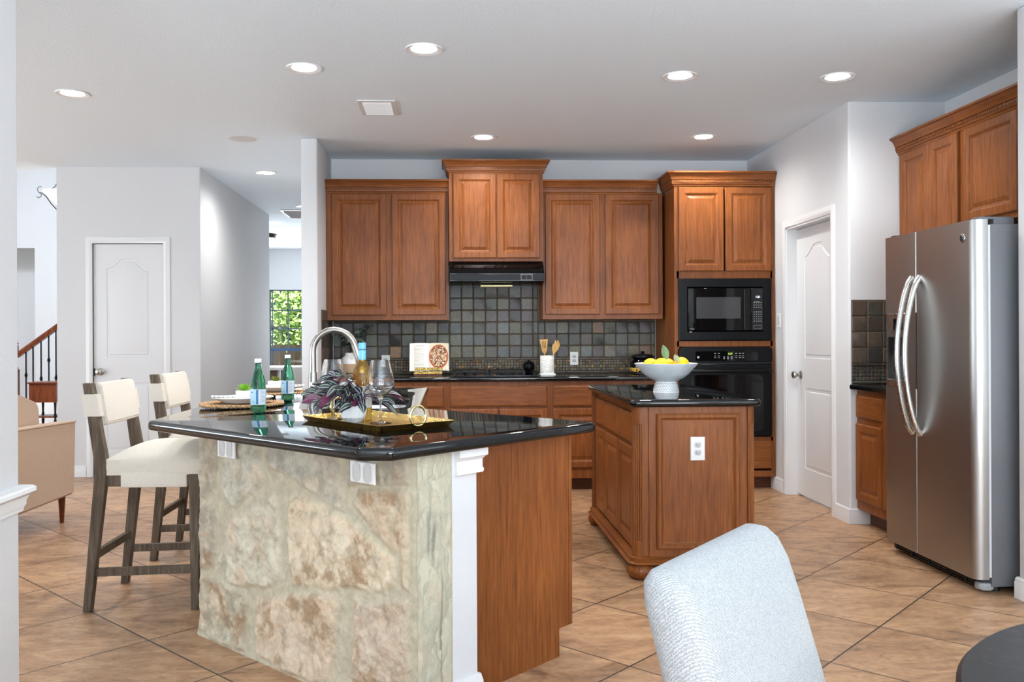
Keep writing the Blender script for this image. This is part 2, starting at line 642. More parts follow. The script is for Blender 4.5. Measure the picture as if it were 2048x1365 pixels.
def duplex(name, label, cat, origin, u, v, nrm, w_=0.072, h_=0.118, kind='duplex', group=None):
    """wall outlet or switch built in a frame: u right, v up, nrm out of the wall"""
    o = thing(name, label, cat, origin, 0, group)
    T = Matrix((Vector(u), -Vector(nrm), Vector(v))).transposed().to_4x4()   # local x=u, local -y=out, local z=v
    def place(mb, nm, mat, par=None):
        mb.xf(T)
        return mb.build(nm, mat, par or o)
    mb = MB()
    mb.loops([rect(-w_ / 2, w_ / 2, -h_ / 2, h_ / 2, i, y) for i, y in ((0, 0.0), (0, -0.003), (0.003, -0.006))])
    pl = place(mb, 'cover_plate', M['plate_w'])
    if kind == 'switch':
        mb = MB()
        mb.box(-0.016, 0.016, -0.008, -0.004, -0.033, 0.033, 0.001)
        place(mb, 'rocker', M['plate_in'])
        return o
    for s_ in (-1, 1):
        mb = MB()
        pts = rpoly([(-0.017, -0.014), (0.017, -0.014), (0.017, 0.014), (-0.017, 0.014)], 0.012, 5)
        if kind == 'cover':
            cx, cz = s_ * 0.0195 * (w_ / 0.115) * 1.3, 0
            pts = rpoly([(-0.02, -0.032), (0.02, -0.032), (0.02, 0.032), (-0.02, 0.032)], 0.02, 6)
        else:
            cx, cz = 0, s_ * 0.0195
        mb.loops([[(cx + p[0] * k, y, cz + p[1] * k) for p in pts] for k, y in ((1, -0.004), (1, -0.0075), (0.92, -0.0085))])
        f = place(mb, 'receptacle', M['plate_in'])
        if kind == 'duplex':
            mb = MB()
            for dx, hh in ((-0.0065, 0.0085), (0.0065, 0.007)):
                mb.box(cx + dx - 0.0012, cx + dx + 0.0012, -0.0092, -0.008, cz + 0.002 - hh / 2, cz + 0.002 + hh / 2)
            mb.lathe([(0.0024, -0.0005), (0.0024, 0.0005)], (cx, -0.0087, cz - 0.0075), 10, Matrix.Rotation(R(90), 4, 'X'))
            place(mb, 'slot', M['slot'], f)
    return o


def leaf(mb, base, d, upv, L, W, droop=0.4, cols=(0,), nseg=6, fold=0.25):
    """pointed leaf; cols = material index per lengthwise strip"""
    base, d, upv = Vector(base), Vector(d).normalized(), Vector(upv)
    side = d.cross(upv).normalized()
    upn = side.cross(d).normalized()
    nc = len(cols)
    rows = []
    for i in range(nseg + 1):
        t = i / nseg
        wd = W * 0.5 * (math.sin(math.pi * min(1.0, t * 0.93 + 0.05)) ** 0.8) * (1.0 if t < 0.999 else 0.05)
        c = base + d * (L * t) - Vector((0, 0, 1)) * (droop * L * t * t)
        rows.append([c + side * (wd * (2 * k / nc - 1)) + upn * (abs(2 * k / nc - 1) * wd * fold) for k in range(nc + 1)])
    sv = mb.mi
    for i in range(nseg):
        for k in range(nc):
            mb.mi = cols[k]
            mb._add([rows[i][k], rows[i][k + 1], rows[i + 1][k + 1], rows[i + 1][k]], [(0, 1, 2, 3)])
    mb.mi = sv

# ================================================================== THE SHELL
ZC = 2.76
mb = MB(); mb.box(-9, 6, -2.6, 15.5, -0.1, 0); struct('floor', mb, M['floor'])
mb = MB()
mb.prism([(-7.1, -2.6), (6, -2.6), (6, 8.0), (-1.0, 8.0), (-1.0, 15.5), (-3.48, 15.5), (-3.48, 7.95), (-3.585, 7.963), (-3.935, 8.123), (-7.1, 9.4)], ZC, ZC + 0.12)
struct('ceiling', mb, M['ceil'])
mb = MB(); mb.box(-9, -3.48, 7.9, 15.5, 5.2, 5.3)
struct('ceiling_stair_hall', mb, M['ceil'])

YB = 7.52            # kitchen back wall
XS = -1.002          # kitchen face of the stub wall
XP = 2.612           # pantry side wall
YP = 5.588           # pantry front wall
XR = 3.257           # right wall
mb = MB(); mb.box(-1.13, 2.73, YB, YB + 0.12, 0, ZC); struct('wall_back', mb, M['wall'])
mb = MB(); mb.box(-1.128, XS, 6.712, YB, 0, ZC, 0.012, 3); struct('wall_left_stub', mb, M['wall'])
mb = MB(); mb.box(-1.128, -1.01, YB + 0.12, 15.4, 0, ZC); struct('wall_hall_right', mb, M['wall'])
# pantry side wall with the door opening
D0, D1, DT = 5.845, 6.645, 2.065
mb = MB()
mb.prism([(XP, D1), (XP + 0.12, D1), (XP + 0.12, YB), (XP, YB)], 0, ZC)
mb.prism(rpoly([(XP, YP), (XP + 0.12, YP), (XP + 0.12, D0), (XP, D0)], [0.014, 0, 0, 0], 4), 0, ZC)
mb.box(XP, XP + 0.12, D0, D1, DT, ZC)
struct('wall_pantry_side', mb, M['wall'])
mb = MB(); mb.box(XP + 0.12, XR + 0.12, YP, YP + 0.12, 0, ZC); struct('wall_pantry_front', mb, M['wall'])
mb = MB(); mb.box(XR, XR + 0.12, 3.97, YP, 0, ZC); struct('wall_right', mb, M['wall'])
mb = MB(); mb.box(2.66, 4.0, 3.85, 3.97, 0, ZC, 0.01, 3); struct('wall_right_return', mb, M['wall'])
mb = MB()
mb.box(3.9, 4.0, -2.6, -0.1, 0, ZC); mb.box(3.9, 4.0, 2.7, 3.85, 0, ZC); mb.box(3.9, 4.0, -0.1, 2.7, 0, 0.5); mb.box(3.9, 4.0, -0.1, 2.7, 2.4, ZC)
struct('wall_nook_right', mb, M['wall'])
mb = MB()
mb.box(-7.1, -1.0, -2.6, -2.5, 0, ZC); mb.box(3.2, 4.0, -2.6, -2.5, 0, ZC); mb.box(-1.0, 3.2, -2.6, -2.5, 0, 0.42); mb.box(-1.0, 3.2, -2.6, -2.5, 2.48, ZC)
for xx in (0.2, 1.7):
    mb.box(xx, xx + 0.3, -2.6, -2.5, 0.42, 2.48)
struct('wall_front', mb, M['wall'])
mb = MB()
mb.box(-7.1, -7.0, -2.6, -0.4, 0, ZC); mb.box(-7.1, -7.0, 2.3, 3.0, 0, ZC); mb.box(-7.1, -7.0, 5.8, 9.4, 0, ZC); mb.box(-7.1, -7.0, -0.4, 5.8, 0, 0.4); mb.box(-7.1, -7.0, -0.4, 5.8, 2.5, ZC)
struct('wall_living_left', mb, M['wall'])
# near wall on the left, with chair rail
mb = MB(); mb.box(-1.33, -1.197, -2.5, 2.482, 0, ZC, 0.012, 3); struct('wall_left', mb, M['wall'])
mb = MB()
mb.sweep([(-1.197, -2.4), (-1.197, 2.482), (-1.33, 2.482)], [(0, 0.772), (0.006, 0.772), (0.008, 0.784), (0.012, 0.79), (0.012, 0.802), (0.018, 0.815), (0.024, 0.818), (0.031, 0.825), (0.031, 0.836), (0.024, 0.842), (0.0, 0.845)])
mb.xf(Matrix.Translation((0, 0, -0.012)))
struct('trim_1', mb, M['trim'], label='white chair rail moulding at the end of the near left wall')
# closet block on the left with its door
X0, X1 = -3.168, -2.546
mb = MB()
mb.box(-3.48, -3.168 - 0.012, 7.9, 8.02, 0, ZC); mb.box(-2.546 + 0.012, -2.352, 7.9, 8.02, 0, ZC); mb.box(-3.168 - 0.012, -2.546 + 0.012, 7.9, 8.02, 2.087, ZC)
mb.box(-3.48, -3.36, 8.02, 15.3, 0, 5.2); mb.box(-3.36, -2.352, 10.86, 10.98, 0, ZC)
mb.prism(rpoly([(-2.352, 7.9), (-2.22, 7.9), (-2.236, 10.98), (-2.352, 10.98)], [0, 0.012, 0.012, 0], 4), 0, ZC)
struct('wall_closet', mb, M['wall'])
mb = MB(); mb.box(-9, -3.48, 7.9, 8.0, ZC + 0.12, 5.2); struct('wall_header', mb, M['wall'])
# stair hall
mb = MB()
mb.box(-6.74, -3.36, 14.5, 14.6, 0, 5.2); mb.box(-9, -6.74, 14.5, 14.6, 2.70, 5.2); mb.box(-9, -6.74, 15.2, 15.3, 0, 2.8); mb.box(-6.74, -6.64, 14.6, 15.3, 0, 2.8)
struct('wall_stair_back', mb, M['wall'])
mb = MB(); mb.box(-9.1, -9, 9.3, 15.4, 0, 5.2); mb.box(-9, -7.0, 9.3, 9.4, 0, 5.2); struct('wall_stair_left', mb, M['wall'])
# far room with window
WX0, WX1, WZ0, WZ1 = -3.13, -1.75, 0.70, 2.055
mb = MB()
mb.box(-3.36, WX0, 15.3, 15.42, 0, ZC); mb.box(WX1, -1.0, 15.3, 15.42, 0, ZC); mb.box(WX0, WX1, 15.3, 15.42, 0, WZ0); mb.box(WX0, WX1, 15.3, 15.42, WZ1, ZC)
struct('wall_far', mb, M['wall'])
win_frame = plain('window_frame_dark', (74, 92, 108), 0.4)
win_blue = plain('window_rail_blue', (46, 84, 132), 0.4)
win = bpy.data.objects.new('window_1', None); COL.objects.link(win); win['kind'] = 'structure'; win['label'] = 'far window with dark grid muntins looking onto green trees'
mb = MB()
fw_ = 0.022
for a, b in ((WX0, WX0 + fw_), (WX1 - fw_, WX1)):
    mb.box(a, b, 15.34, 15.38, WZ0, WZ1)
for a, b in ((WZ0, WZ0 + fw_), (WZ1 - fw_, WZ1)):
    mb.box(WX0, WX1, 15.34, 15.38, a, b)
mb.build('window_frame', win_frame, win)
mb = MB()
mb.box(WX0 + 0.045, WX0 + 0.06, 15.345, 15.37, WZ0, WZ1)
for xx in (-2.809, -2.52, -2.23, -1.95):
    mb.box(xx - 0.011, xx + 0.011, 15.345, 15.37, WZ0, WZ1)
for zz in (1.697, 1.373):
    mb.box(WX0, WX1, 15.345, 15.37, zz - 0.011, zz + 0.011)
mb.build('muntin_grid', win_frame, win)
box_obj('meeting_rail', win_blue, (WX0, WX1, 15.33, 15.385, 0.988, 1.032), win)
t = NT('window_pane'); g = t.n('ShaderNodeBsdfGlossy', {'Color': (1, 1, 1, 1), 'Roughness': 0.0}); tr = t.n('ShaderNodeBsdfTransparent'); fr = t.n('ShaderNodeFresnel', {'IOR': 1.45})
mx = t.n('ShaderNodeMixShader', {0: (fr, 0), 1: (tr, 0), 2: (g, 0)}); t.t.links.new(mx.outputs[0], t.out.inputs[0]); M['pane'] = t.m
box_obj('pane', M['pane'], (WX0, WX1, 15.355, 15.358, WZ0, WZ1), win)
box_obj('sill', M['trim'], (WX0 - 0.02, WX1 + 0.02, 15.26, 15.34, WZ0 - 0.03, WZ0), win)


def baseboard(name, path):
    mb = MB()
    mb.sweep(path, [(0, 0), (0.014, 0), (0.014, 0.075), (0.011, 0.083), (0.012, 0.09), (0.006, 0.1), (0, 0.1)])
    return struct(name, mb, M['trim'])


baseboard('baseboard_pantry_near', [(XP, D0 - 0.058), (XP, YP), (2.742, YP)])
baseboard('baseboard_pantry_far', [(XP, 6.955), (XP, D1 + 0.058)])
baseboard('baseboard_closet_left', [(-3.48, 8.6), (-3.48, 7.9), (-3.229, 7.9)])
baseboard('baseboard_closet_right', [(-2.486, 7.9), (-2.22, 7.9), (-2.236, 10.97)])
baseboard('baseboard_right_return', [(2.9, 3.97), (2.66, 3.97), (2.66, 3.85), (4.0, 3.85)])
baseboard('baseboard_left', [(-1.197, -2.4), (-1.197, 2.482), (-1.33, 2.482)])
baseboard('baseboard_stair_back', [(-6.74, 14.5), (-3.5, 14.5)])


def casing(parent, a, b, top, fx, out, wdt=0.057):
    """door casing: legs and head; fx(u, out) -> (x, y)"""
    mb = MB()
    prof = [(0.0, 0.0), (0.0, 0.010), (0.010, 0.012), (0.018, 0.016), (0.030, 0.017), (0.046, 0.012), (0.057, 0.010), (0.057, 0.0)]
    rings = []
    for u, z, su, sz in ((a, 0, -1, 0), (a, top, -1, 1), (b, top, 1, 1), (b, 0, 1, 0)):
        ring = []
        for off, d in prof:
            x, y = fx(u + su * off, d)
            ring.append((x, y, z + sz * off))
        rings.append(ring)
    mb.loops(rings)
    return mb.build('casing', M['trim'], parent)


def panel_door(parent, w_, h_, T, arch=True):
    """two-panel moulded door; local x 0..w, z 0..h, front -y; mapped by matrix T"""
    mb = MB()
    t_ = 0.035
    mb.box(0, w_, 0.004, t_, 0.008, h_)
    st = 0.115 * w_ / 0.62
    def outline(x0, x1, z0, z1, i, arched):
        x0 += i; x1 -= i; z0 += i; z1 -= i
        pts = [(x0, z0), (x1, z0), (x1, z1)]
        K = 20
        for k in range(1, K):
            u = k / K
            x = x1 + (x0 - x1) * u
            q = max(0.0, min(1.0, (0.5 - abs(u - 0.5) - 0.04) / 0.36))
            b = (q * q * (3 - 2 * q)) * (0.86 + 0.14 * math.sin(math.pi * u))
            pts.append((x, z1 + (0.085 * b if arched else 0)))
        pts.append((x0, z1))
        return pts
    # face sheet with two openings, filled by triangulation
    outer = [(0, 0.008), (w_, 0.008), (w_, h_), (0, h_)]
    P1 = (st, w_ - st, 1.055, h_ - 0.215)
    P2 = (st, w_ - st, 0.22, 0.83)
    bm = mb.bm
    def ring(pts, y):
        vs = [bm.verts.new((p[0], y, p[1])) for p in pts]
        return vs, [bm.edges.new((vs[i], vs[(i + 1) % len(vs)])) for i in range(len(vs))]
    vo, eo = ring(outer, 0)
    v1, e1 = ring(outline(*P1, 0, arch), 0)
    v2, e2 = ring(outline(*P2, 0, False), 0)
    bmesh.ops.triangle_fill(bm, use_beauty=True, edges=eo + e1 + e2, normal=(0, -1, 0))
    for vs, P, ar in ((v1, P1, arch), (v2, P2, False)):
        prev = vs
        for i, y in ((0.008, 0.009), (0.018, 0.010), (0.03, 0.0), (0.036, -0.001)):
            cur = [bm.verts.new((p[0], y, p[1])) for p in outline(*P, i, ar)]
            for k in range(len(cur)):
                k2 = (k + 1) % len(cur)
                bm.faces.new((prev[k], prev[k2], cur[k2], cur[k]))
            prev = cur
        bm.faces.new(prev)
    mb.xf(T)
    return mb.build('door_leaf', M['door'], parent, sharp=20)


def knob(parent, c, n):
    mb = MB()
    q = Vector((0, 0, 1)).rotation_difference(Vector(n)).to_matrix().to_4x4()
    mb.lathe([(0.0, 0.0), (0.033, 0.0), (0.033, 0.004), (0.028, 0.008), (0.013, 0.011), (0.011, 0.03), (0.014, 0.036), (0.025, 0.042), (0.029, 0.052), (0.026, 0.062), (0.015, 0.068), (0, 0.069)], c, 24, q)
    return mb.build('knob', M['nickel'], parent)


# closet door on the left
d1 = bpy.data.objects.new('door_1', None); COL.objects.link(d1); d1['kind'] = 'structure'; d1['label'] = 'white arched two-panel closet door behind the bar stools'
casing(d1, X0 - 0.001, X1 + 0.001, 2.079, lambda u, d: (u, 7.9 - d), 1)
panel_door(d1, X1 - X0 - 0.004, 2.070, Matrix.Translation((X0 + 0.002, 7.915, 0.004)))
knob(d1, (-3.108, 7.915, 0.935), (0, -1, 0))
mb = MB(); mb.box(-3.164, -3.155, 7.905, 7.916, 0.90, 0.965); mb.build('strike_plate', M['iron'], d1)
for zz in (1.85, 1.08, 0.25):
    mb = MB(); mb.lathe([(0.006, -0.045), (0.006, 0.045)], (-2.546, 7.909, zz), 10); mb.build('hinge', M['plate_in'], d1)
# pantry door, recessed in its jamb
d2 = bpy.data.objects.new('door_2', None); COL.objects.link(d2); d2['kind'] = 'structure'; d2['label'] = 'white arched two-panel pantry door between oven tower and refrigerator'
casing(d2, D0, D1, DT, lambda u, d: (XP - d, u), 1)
mb = MB()
mb.box(XP - 0.001, XP + 0.12, D1 - 0.016, D1, 0, DT); mb.box(XP - 0.001, XP + 0.12, D0, D0 + 0.016, 0, DT); mb.box(XP - 0.001, XP + 0.12, D0, D1, DT - 0.016, DT)
mb.build('jamb', M['trim'], d2)
panel_door(d2, D1 - D0 - 0.036, 2.035, Matrix.Translation((XP + 0.075, D1 - 0.018, 0.006)) @ Matrix.Rotation(R(-90), 4, 'Z'))
knob(d2, (XP + 0.075, 6.56, 0.93), (-1, 0, 0))
duplex('light_switch', 'narrow white switch on pantry wall beside the oven tower', 'light switch', (XP, 6.80, 1.35), (0, -1, 0), (0, 0, 1), (-1, 0, 0), 0.07, 0.115, 'switch')

# ------------------------------------------------------------------ ceiling fittings
def downlight(x, y, label, lit=True, sc=1.0, on=True, e=11):
    o = thing('recessed_downlight', label, 'ceiling light', (x, y, ZC), 0, 'recessed ceiling downlights')
    mb = MB()
    mb.lathe([(0.066 * sc, 0.03), (0.066 * sc, 0.012), (0.072 * sc, -0.001), (0.098 * sc, -0.006), (0.1 * sc, 0.0)], (0, 0, 0), 40, caps=False)
    mb.build('trim_ring', M['trim'], o)
    mb = MB(); mb.lathe([(0.0, -0.0015), (0.067 * sc, -0.0015)], (0, 0, 0), 32, caps=False); mb.build('lamp_disc', M['emit_can'], o)
    if on:
        l = lamp('downlight_lamp', 'SPOT', (x, y, ZC - 0.02), e * 6.5, (1, 0.98, 0.95), (0, 0, 0), spot_size=R(165), spot_blend=0.9, shadow_soft_size=0.06)
    return o


downlight(-2.331, 5.52, 'recessed downlight at far left, over the bar stools')
downlight(-0.812, 4.962, 'recessed downlight left of the square air vent, over the peninsula')
downlight(-0.126, 4.616, 'recessed downlight nearest the camera, right of and before the square air vent')
downlight(1.359, 5.056, 'recessed downlight above the island with the lemon bowl')
downlight(2.297, 5.05, 'recessed downlight at far right, near the refrigerator cabinets', e=7)
downlight(0.27, 6.667, 'recessed downlight right in front of the range hood cabinet', e=8.5)
downlight(1.958, 6.613, 'recessed downlight right in front of the oven tower', e=8)
downlight(-1.68, 8.158, 'recessed downlight in the hallway left of the white column', e=9)
downlight(-1.70, 10.25, 'small downlight beside the hallway ceiling vent, farthest from the camera', on=False, sc=0.8)
o = thing('ceiling_speaker', 'unlit round white ceiling speaker left of the white column', 'speaker', (-1.569, 6.758, ZC))
mb = MB(); mb.lathe([(0.095, 0.0), (0.115, -0.002), (0.118, 0.0)], n=40, caps=False); mb.build('rim', M['trim'], o)
mb = MB(); mb.lathe([(0.0, -0.006), (0.06, -0.005), (0.1, -0.001)], n=40, caps=False); mb.build('grille', plain('speaker_grille', (205, 206, 208), 0.8), o)


def vent(name, label, x0, x1, y0, y1, slats, dark):
    o = thing(name, label, 'air vent', ((x0 + x1) / 2, (y0 + y1) / 2, ZC))
    w2, h2 = (x1 - x0) / 2, (y1 - y0) / 2
    mb = MB()
    f = 0.03
    mb.box(-w2, w2, -h2, -h2 + f, -0.008, 0, 0.002); mb.box(-w2, w2, h2 - f, h2, -0.008, 0, 0.002)
    mb.box(-w2, -w2 + f, -h2 + f, h2 - f, -0.008, 0); mb.box(w2 - f, w2, -h2 + f, h2 - f, -0.008, 0)
    mb.build('frame', M['trim'], o)
    box_obj('duct', M['slot'] if dark else M['plate_in'], (-w2 + f, w2 - f, -h2 + f, h2 - f, -0.0015, -0.0005), o)
    for k in range(slats):
        y = -h2 + f + (2 * h2 - 2 * f) * (k + 0.5) / slats
        mb = MB()
        mb.bar((-w2 + f, y, -0.006), (w2 - f, y, -0.006), 0.022 if not dark else 0.052, 0.002, (0, 0.75, 0.66))
        mb.build('louver', M['trim'], o)
    return o


vent('ceiling_vent', 'square white louvered air vent on the kitchen ceiling', -0.585, -0.34, 5.62, 5.99, 9, False)
vent('ceiling_vent', 'long white air vent with dark slots in the hallway ceiling', -2.02, -1.5, 10.54, 11.16, 6, True)
vent('ceiling_vent', 'slim white vent on the far room ceiling above the window', -2.95, -2.6, 14.3, 14.6, 3, False)
o = thing('flush_ceiling_light', 'dark rimmed ceiling light with white glass cone at the hallway end', 'ceiling light', (-2.47, 11.75, ZC))
mb = MB(); mb.lathe([(0.0, 0), (0.06, 0), (0.06, -0.02), (0.02, -0.03), (0.02, -0.16), (0.0, -0.16)], n=24); mb.build('stem', M['iron'], o)
mb = MB(); mb.lathe([(0.14, -0.2), (0.17, -0.15), (0.176, -0.15), (0.15, -0.205)], n=32, caps=False); mb.build('rim', plain('bronze', (58, 52, 46), 0.5, 0.5), o)
mb = MB(); mb.lathe([(0.145, -0.19), (0.12, -0.25), (0.06, -0.33), (0.0, -0.35)], n=32, caps=False); mb.build('glass_shade', mat_emit('frosted_lit_glass', (250, 248, 240), 1.2), o)

# ================================================================== CABINETS ON THE BACK WALL
def cab_body(parent, x0, x1, y0, y1, z0, z1, name='body'):
    return box_obj(name, M['wood_v'], (x0, x1, y0, y1, z0, z1), parent, 0.0015)


# --- upper left
Z0, Z1 = 1.372, 2.418
c = thing('wall_cabinet', 'tall two-door brown wall cabinet left of the range hood', 'cabinet', (-1.0, YB, 0), 0, 'upper wall cabinets')
cab_body(c, 0.0, 0.998, -0.352, -0.002, Z0, Z1)
cab_door(c, 0.046, 0.490, 1.412, 2.407, -0.352); cab_door(c, 0.535, 0.973, 1.412, 2.407, -0.352)
crown(c, [(0.0, -0.352), (0.999, -0.352)], Z1 - 0.01, 0.95)
# --- hood cabinet, raised and deeper
c = thing('hood_cabinet', 'raised two-door brown cabinet directly above the range hood', 'cabinet', (0.0, YB, 0), 0, 'upper wall cabinets')
cab_body(c, 0.002, 0.770, -0.420, -0.002, 1.846, 2.585)
cab_door(c, 0.036, 0.387, 1.872, 2.561, -0.420); cab_door(c, 0.394, 0.742, 1.872, 2.561, -0.420)
crown(c, [(0.002, -0.1), (0.002, -0.420), (0.770, -0.420), (0.770, -0.1)], 2.572, 0.85)
# --- upper right
c = thing('wall_cabinet', 'tall two-door brown wall cabinet between range hood and oven tower', 'cabinet', (0.772, YB, 0), 0, 'upper wall cabinets')
cab_body(c, 0.0, 1.002, -0.352, -0.002, Z0, Z1)
cab_door(c, 0.022, 0.475, 1.412, 2.407, -0.352); cab_door(c, 0.521, 0.968, 1.412, 2.407, -0.352)
crown(c, [(0.0, -0.352), (0.954, -0.352)], Z1 - 0.01, 0.95)
# --- oven tower
c = thing('oven_tower', 'tall brown oven tower cabinet holding microwave and wall oven', 'cabinet', (1.796, YB, 0))
YF = -0.64
mb = MB()
TX1 = XP - 1.796 - 0.003
mb.box(0, 0.02, YF, -0.002, 0.1, 2.44, 0.001); mb.box(TX1 - 0.02, TX1, YF, -0.002, 0.1, 2.44, 0.001)
mb.box(0.02, TX1 - 0.02, -0.03, -0.002, 0.1, 2.44); mb.box(0.02, TX1 - 0.02, YF, -0.03, 2.42, 2.44)
for a, b in ((0.1, 0.15), (0.385, 0.42), (1.145, 1.19), (1.69, 1.75), (2.40, 2.44)):
    mb.box(0.02, TX1 - 0.02, YF, YF + 0.03, a, b)
mb.box(0.02, TX1 - 0.02, YF + 0.03, -0.03, 0.40, 0.42); mb.box(0.02, TX1 - 0.02, YF + 0.03, -0.03, 1.165, 1.185); mb.box(0.02, TX1 - 0.02, YF + 0.03, -0.03, 1.70, 1.72)
mb.box(0.02, 0.036, YF, YF + 0.03, 0.15, 2.4); mb.box(TX1 - 0.036, TX1 - 0.02, YF, YF + 0.03, 0.15, 2.4)
mb.build('body', M['wood_v'], c)
cab_door(c, 0.033, 0.396, 1.747, 2.417, YF); cab_door(c, 0.410, 0.780, 1.747, 2.417, YF)
cab_drawer(c, 0.033, 0.780, 0.167, 0.392, YF)
box_obj('toe_kick', M['wood_d'], (0.0, TX1, -0.565, -0.03, 0.0, 0.1), c)
crown(c, [(0.0, -0.29), (0.0, YF), (TX1 - 0.005, YF)], 2.425, 0.98)
# --- microwave
mw = thing('microwave', 'black built-in microwave in the oven tower above the wall oven', 'microwave', (2.20, YB + YF, 1.19))
mb = MB()
mb.loops([rect(-0.375, 0.375, 0.005, 0.497, i, y) for i, y in ((0, -0.0005), (0, -0.022), (0.004, -0.026), (0.066, -0.026), (0.07, -0.020), (0.072, -0.012))])
mb.box(-0.335, 0.335, -0.012, 0.4, 0.03, 0.48)
mb.build('trim_frame', M['black_app'], mw)
box_obj('door_glass', M['black_gloss'], (-0.302, 0.204, -0.027, -0.0125, 0.082, 0.421), mw, 0.002)
box_obj('window', M['dark_grey'], (-0.235, 0.122, -0.0285, -0.027, 0.178, 0.349), mw)
mb = MB(); mb.box(0.15, 0.158, -0.0285, -0.027, 0.09, 0.413); mb.build('door_seam', M['black_mat'], mw)
cp = box_obj('control_panel', M['black_gloss'], (0.207, 0.305, -0.027, -0.0125, 0.082, 0.421), mw, 0.002)
text('clock_display', '1:21', 0.024, M['white_led'], cp, (0.262, -0.0275, 0.342))
for r_ in range(9):
    mb = MB()
    zz = 0.302 - r_ * 0.0185
    if r_ == 3:
        mb.box(0.232, 0.278, -0.0275, -0.0268, 0.312, 0.315); mb.build('key_row', M['panel_txt'], cp)
        continue
    for k in range(4):
        mb.box(0.226 + k * 0.0185, 0.236 + k * 0.0185, -0.0275, -0.0268, zz, zz + 0.004)
    mb.build('key_row', M['panel_txt'], cp)
mb = MB(); mb.loops([rect(0.226, 0.289, 0.098, 0.122, i, -0.0272) for i in (0, 0.0012)], False, False); mb.build('open_button', M['panel_txt'], cp)
text('nameplate', 'Profile', 0.014, M['panel_txt'], mw, (-0.288, -0.0275, 0.092), align='LEFT')
mb = MB(); mb.box(-0.292, -0.272, -0.0278, -0.027, 0.070, 0.074); mb.build('badge', M['plate_w'], mw)
# --- wall oven
ov = thing('wall_oven', 'black wall oven with control panel under the microwave', 'oven', (2.20, YB + YF, 0.42))
mb = MB()
pts = rpoly([(-0.378, 0.60), (0.378, 0.60), (0.378, 0.722), (-0.378, 0.722)], [0, 0, 0.035, 0.035], 6)
mb.loops([[(p[0], -0.0005, p[1]) for p in pts], [(p[0], -0.025, p[1]) for p in pts], [(p[0] * 0.992, -0.03, 0.661 + (p[1] - 0.661) * 0.965) for p in pts]])
mb.box(-0.335, 0.335, -0.001, 0.5, 0.012, 0.70)
mb.build('control_fascia', M['black_app'], ov)
cp_pts = rpoly([(-0.245, 0.612), (0.258, 0.612), (0.258, 0.688), (-0.245, 0.688)], 0.015, 4)
mb = MB(); mb.loops([[(p[0], y, p[1]) for p in cp_pts] for y in (-0.0295, -0.0312)]); cp = mb.build('control_panel', M['black_gloss'], ov)
text('clock_display', '5:37', 0.02, M['green_led'], cp, (0.035, -0.0316, 0.66))
for k, xx in enumerate((-0.095, -0.065, 0.075, 0.105, 0.130)):
    mb = MB()
    for zz in (0.668, 0.648, 0.634):
        mb.box(xx, xx + 0.016, -0.0316, -0.0310, zz, zz + 0.0045)
    mb.build('key_column', M['panel_txt'], cp)
for k in range(3):
    mb = MB()
    for zz in (0.625, 0.638):
        mb.box(-0.02 + k * 0.03, -0.008 + k * 0.03, -0.0316, -0.0310, zz, zz + 0.007)
    mb.build('key_column', M['panel_txt'], cp)
mb = MB(); mb.lathe([(0.0, 0), (0.0095, 0.0), (0.0095, 0.002), (0, 0.0028)], (-0.222, -0.031, 0.640), 20, Matrix.Rotation(R(90), 4, 'X')); mb.build('emblem', M['steel'], cp)
dr = box_obj('oven_door', M['black_app'], (-0.372, 0.372, -0.034, -0.0015, 0.012, 0.585), ov, 0.004)
mb = MB(); pts = rpoly([(-0.28, 0.05), (0.30, 0.05), (0.30, 0.50), (-0.28, 0.50)], 0.05, 6)
mb.loops([[(p[0], y, p[1]) for p in pts] for y in (-0.0335, -0.0352)]); mb.build('door_window', M['black_gloss'], dr)
mb = MB()
mb.tube([(-0.35, -0.034, 0.525), (-0.35, -0.066, 0.53), (-0.32, -0.078, 0.532), (0.0, -0.081, 0.532), (0.32, -0.078, 0.532), (0.35, -0.066, 0.53), (0.35, -0.034, 0.525)], [0.016, 0.015, 0.0145, 0.0145, 0.0145, 0.015, 0.016], 14)
mb.build('handle', M['black_app'], dr)
mb = MB(); mb.box(-0.372, 0.372, -0.03, -0.0015, 0.589, 0.597); mb.build('vent_strip', M['black_mat'], ov)

# --- base cabinets under the back countertop
def base_unit(label, x0, x1, parts, end=None):
    c = thing('base_cabinet', label, 'cabinet', (x0, YB, 0), 0, 'base cabinets on the back wall')
    w_ = x1 - x0
    cab_body(c, 0, w_, -0.615, -0.002, 0.1, 0.876)
    box_obj('toe_kick', M['wood_d'], (0, w_, -0.535, -0.1, 0, 0.1), c)
    for kind, a, b, za, zb in parts:
        (cab_drawer if kind == 'w' else cab_door)(c, a - x0, b - x0, za, zb, -0.615)
    return c


base_unit('brown base cabinet left of the cooktop, mostly behind the peninsula', -1.0, -0.018, [('w', -0.955, -0.50, 0.678, 0.844), ('w', -0.47, -0.044, 0.678, 0.844), ('d', -0.955, -0.50, 0.186, 0.655), ('d', -0.47, -0.044, 0.186, 0.655)])
base_unit('wide brown base cabinet with long drawer front under the gas cooktop', -0.018, 0.799, [('w', 0.007, 0.778, 0.678, 0.844), ('d', 0.007, 0.386, 0.186, 0.658), ('d', 0.394, 0.778, 0.186, 0.658)])
base_unit('brown base cabinet between the cooktop and the oven tower', 0.799, 1.794, [('w', 0.821, 1.28, 0.678, 0.844), ('w', 1.31, 1.76, 0.678, 0.844), ('d', 0.821, 1.28, 0.186, 0.658), ('d', 1.31, 1.76, 0.186, 0.658)])
ct = slab('granite_countertop', [(XS + 0.002, YB - 0.001), (XS + 0.002, 6.868), (1.792, 6.868), (1.792, YB - 0.001)], [], 0.877, 0.914, 0.012, M['granite'])
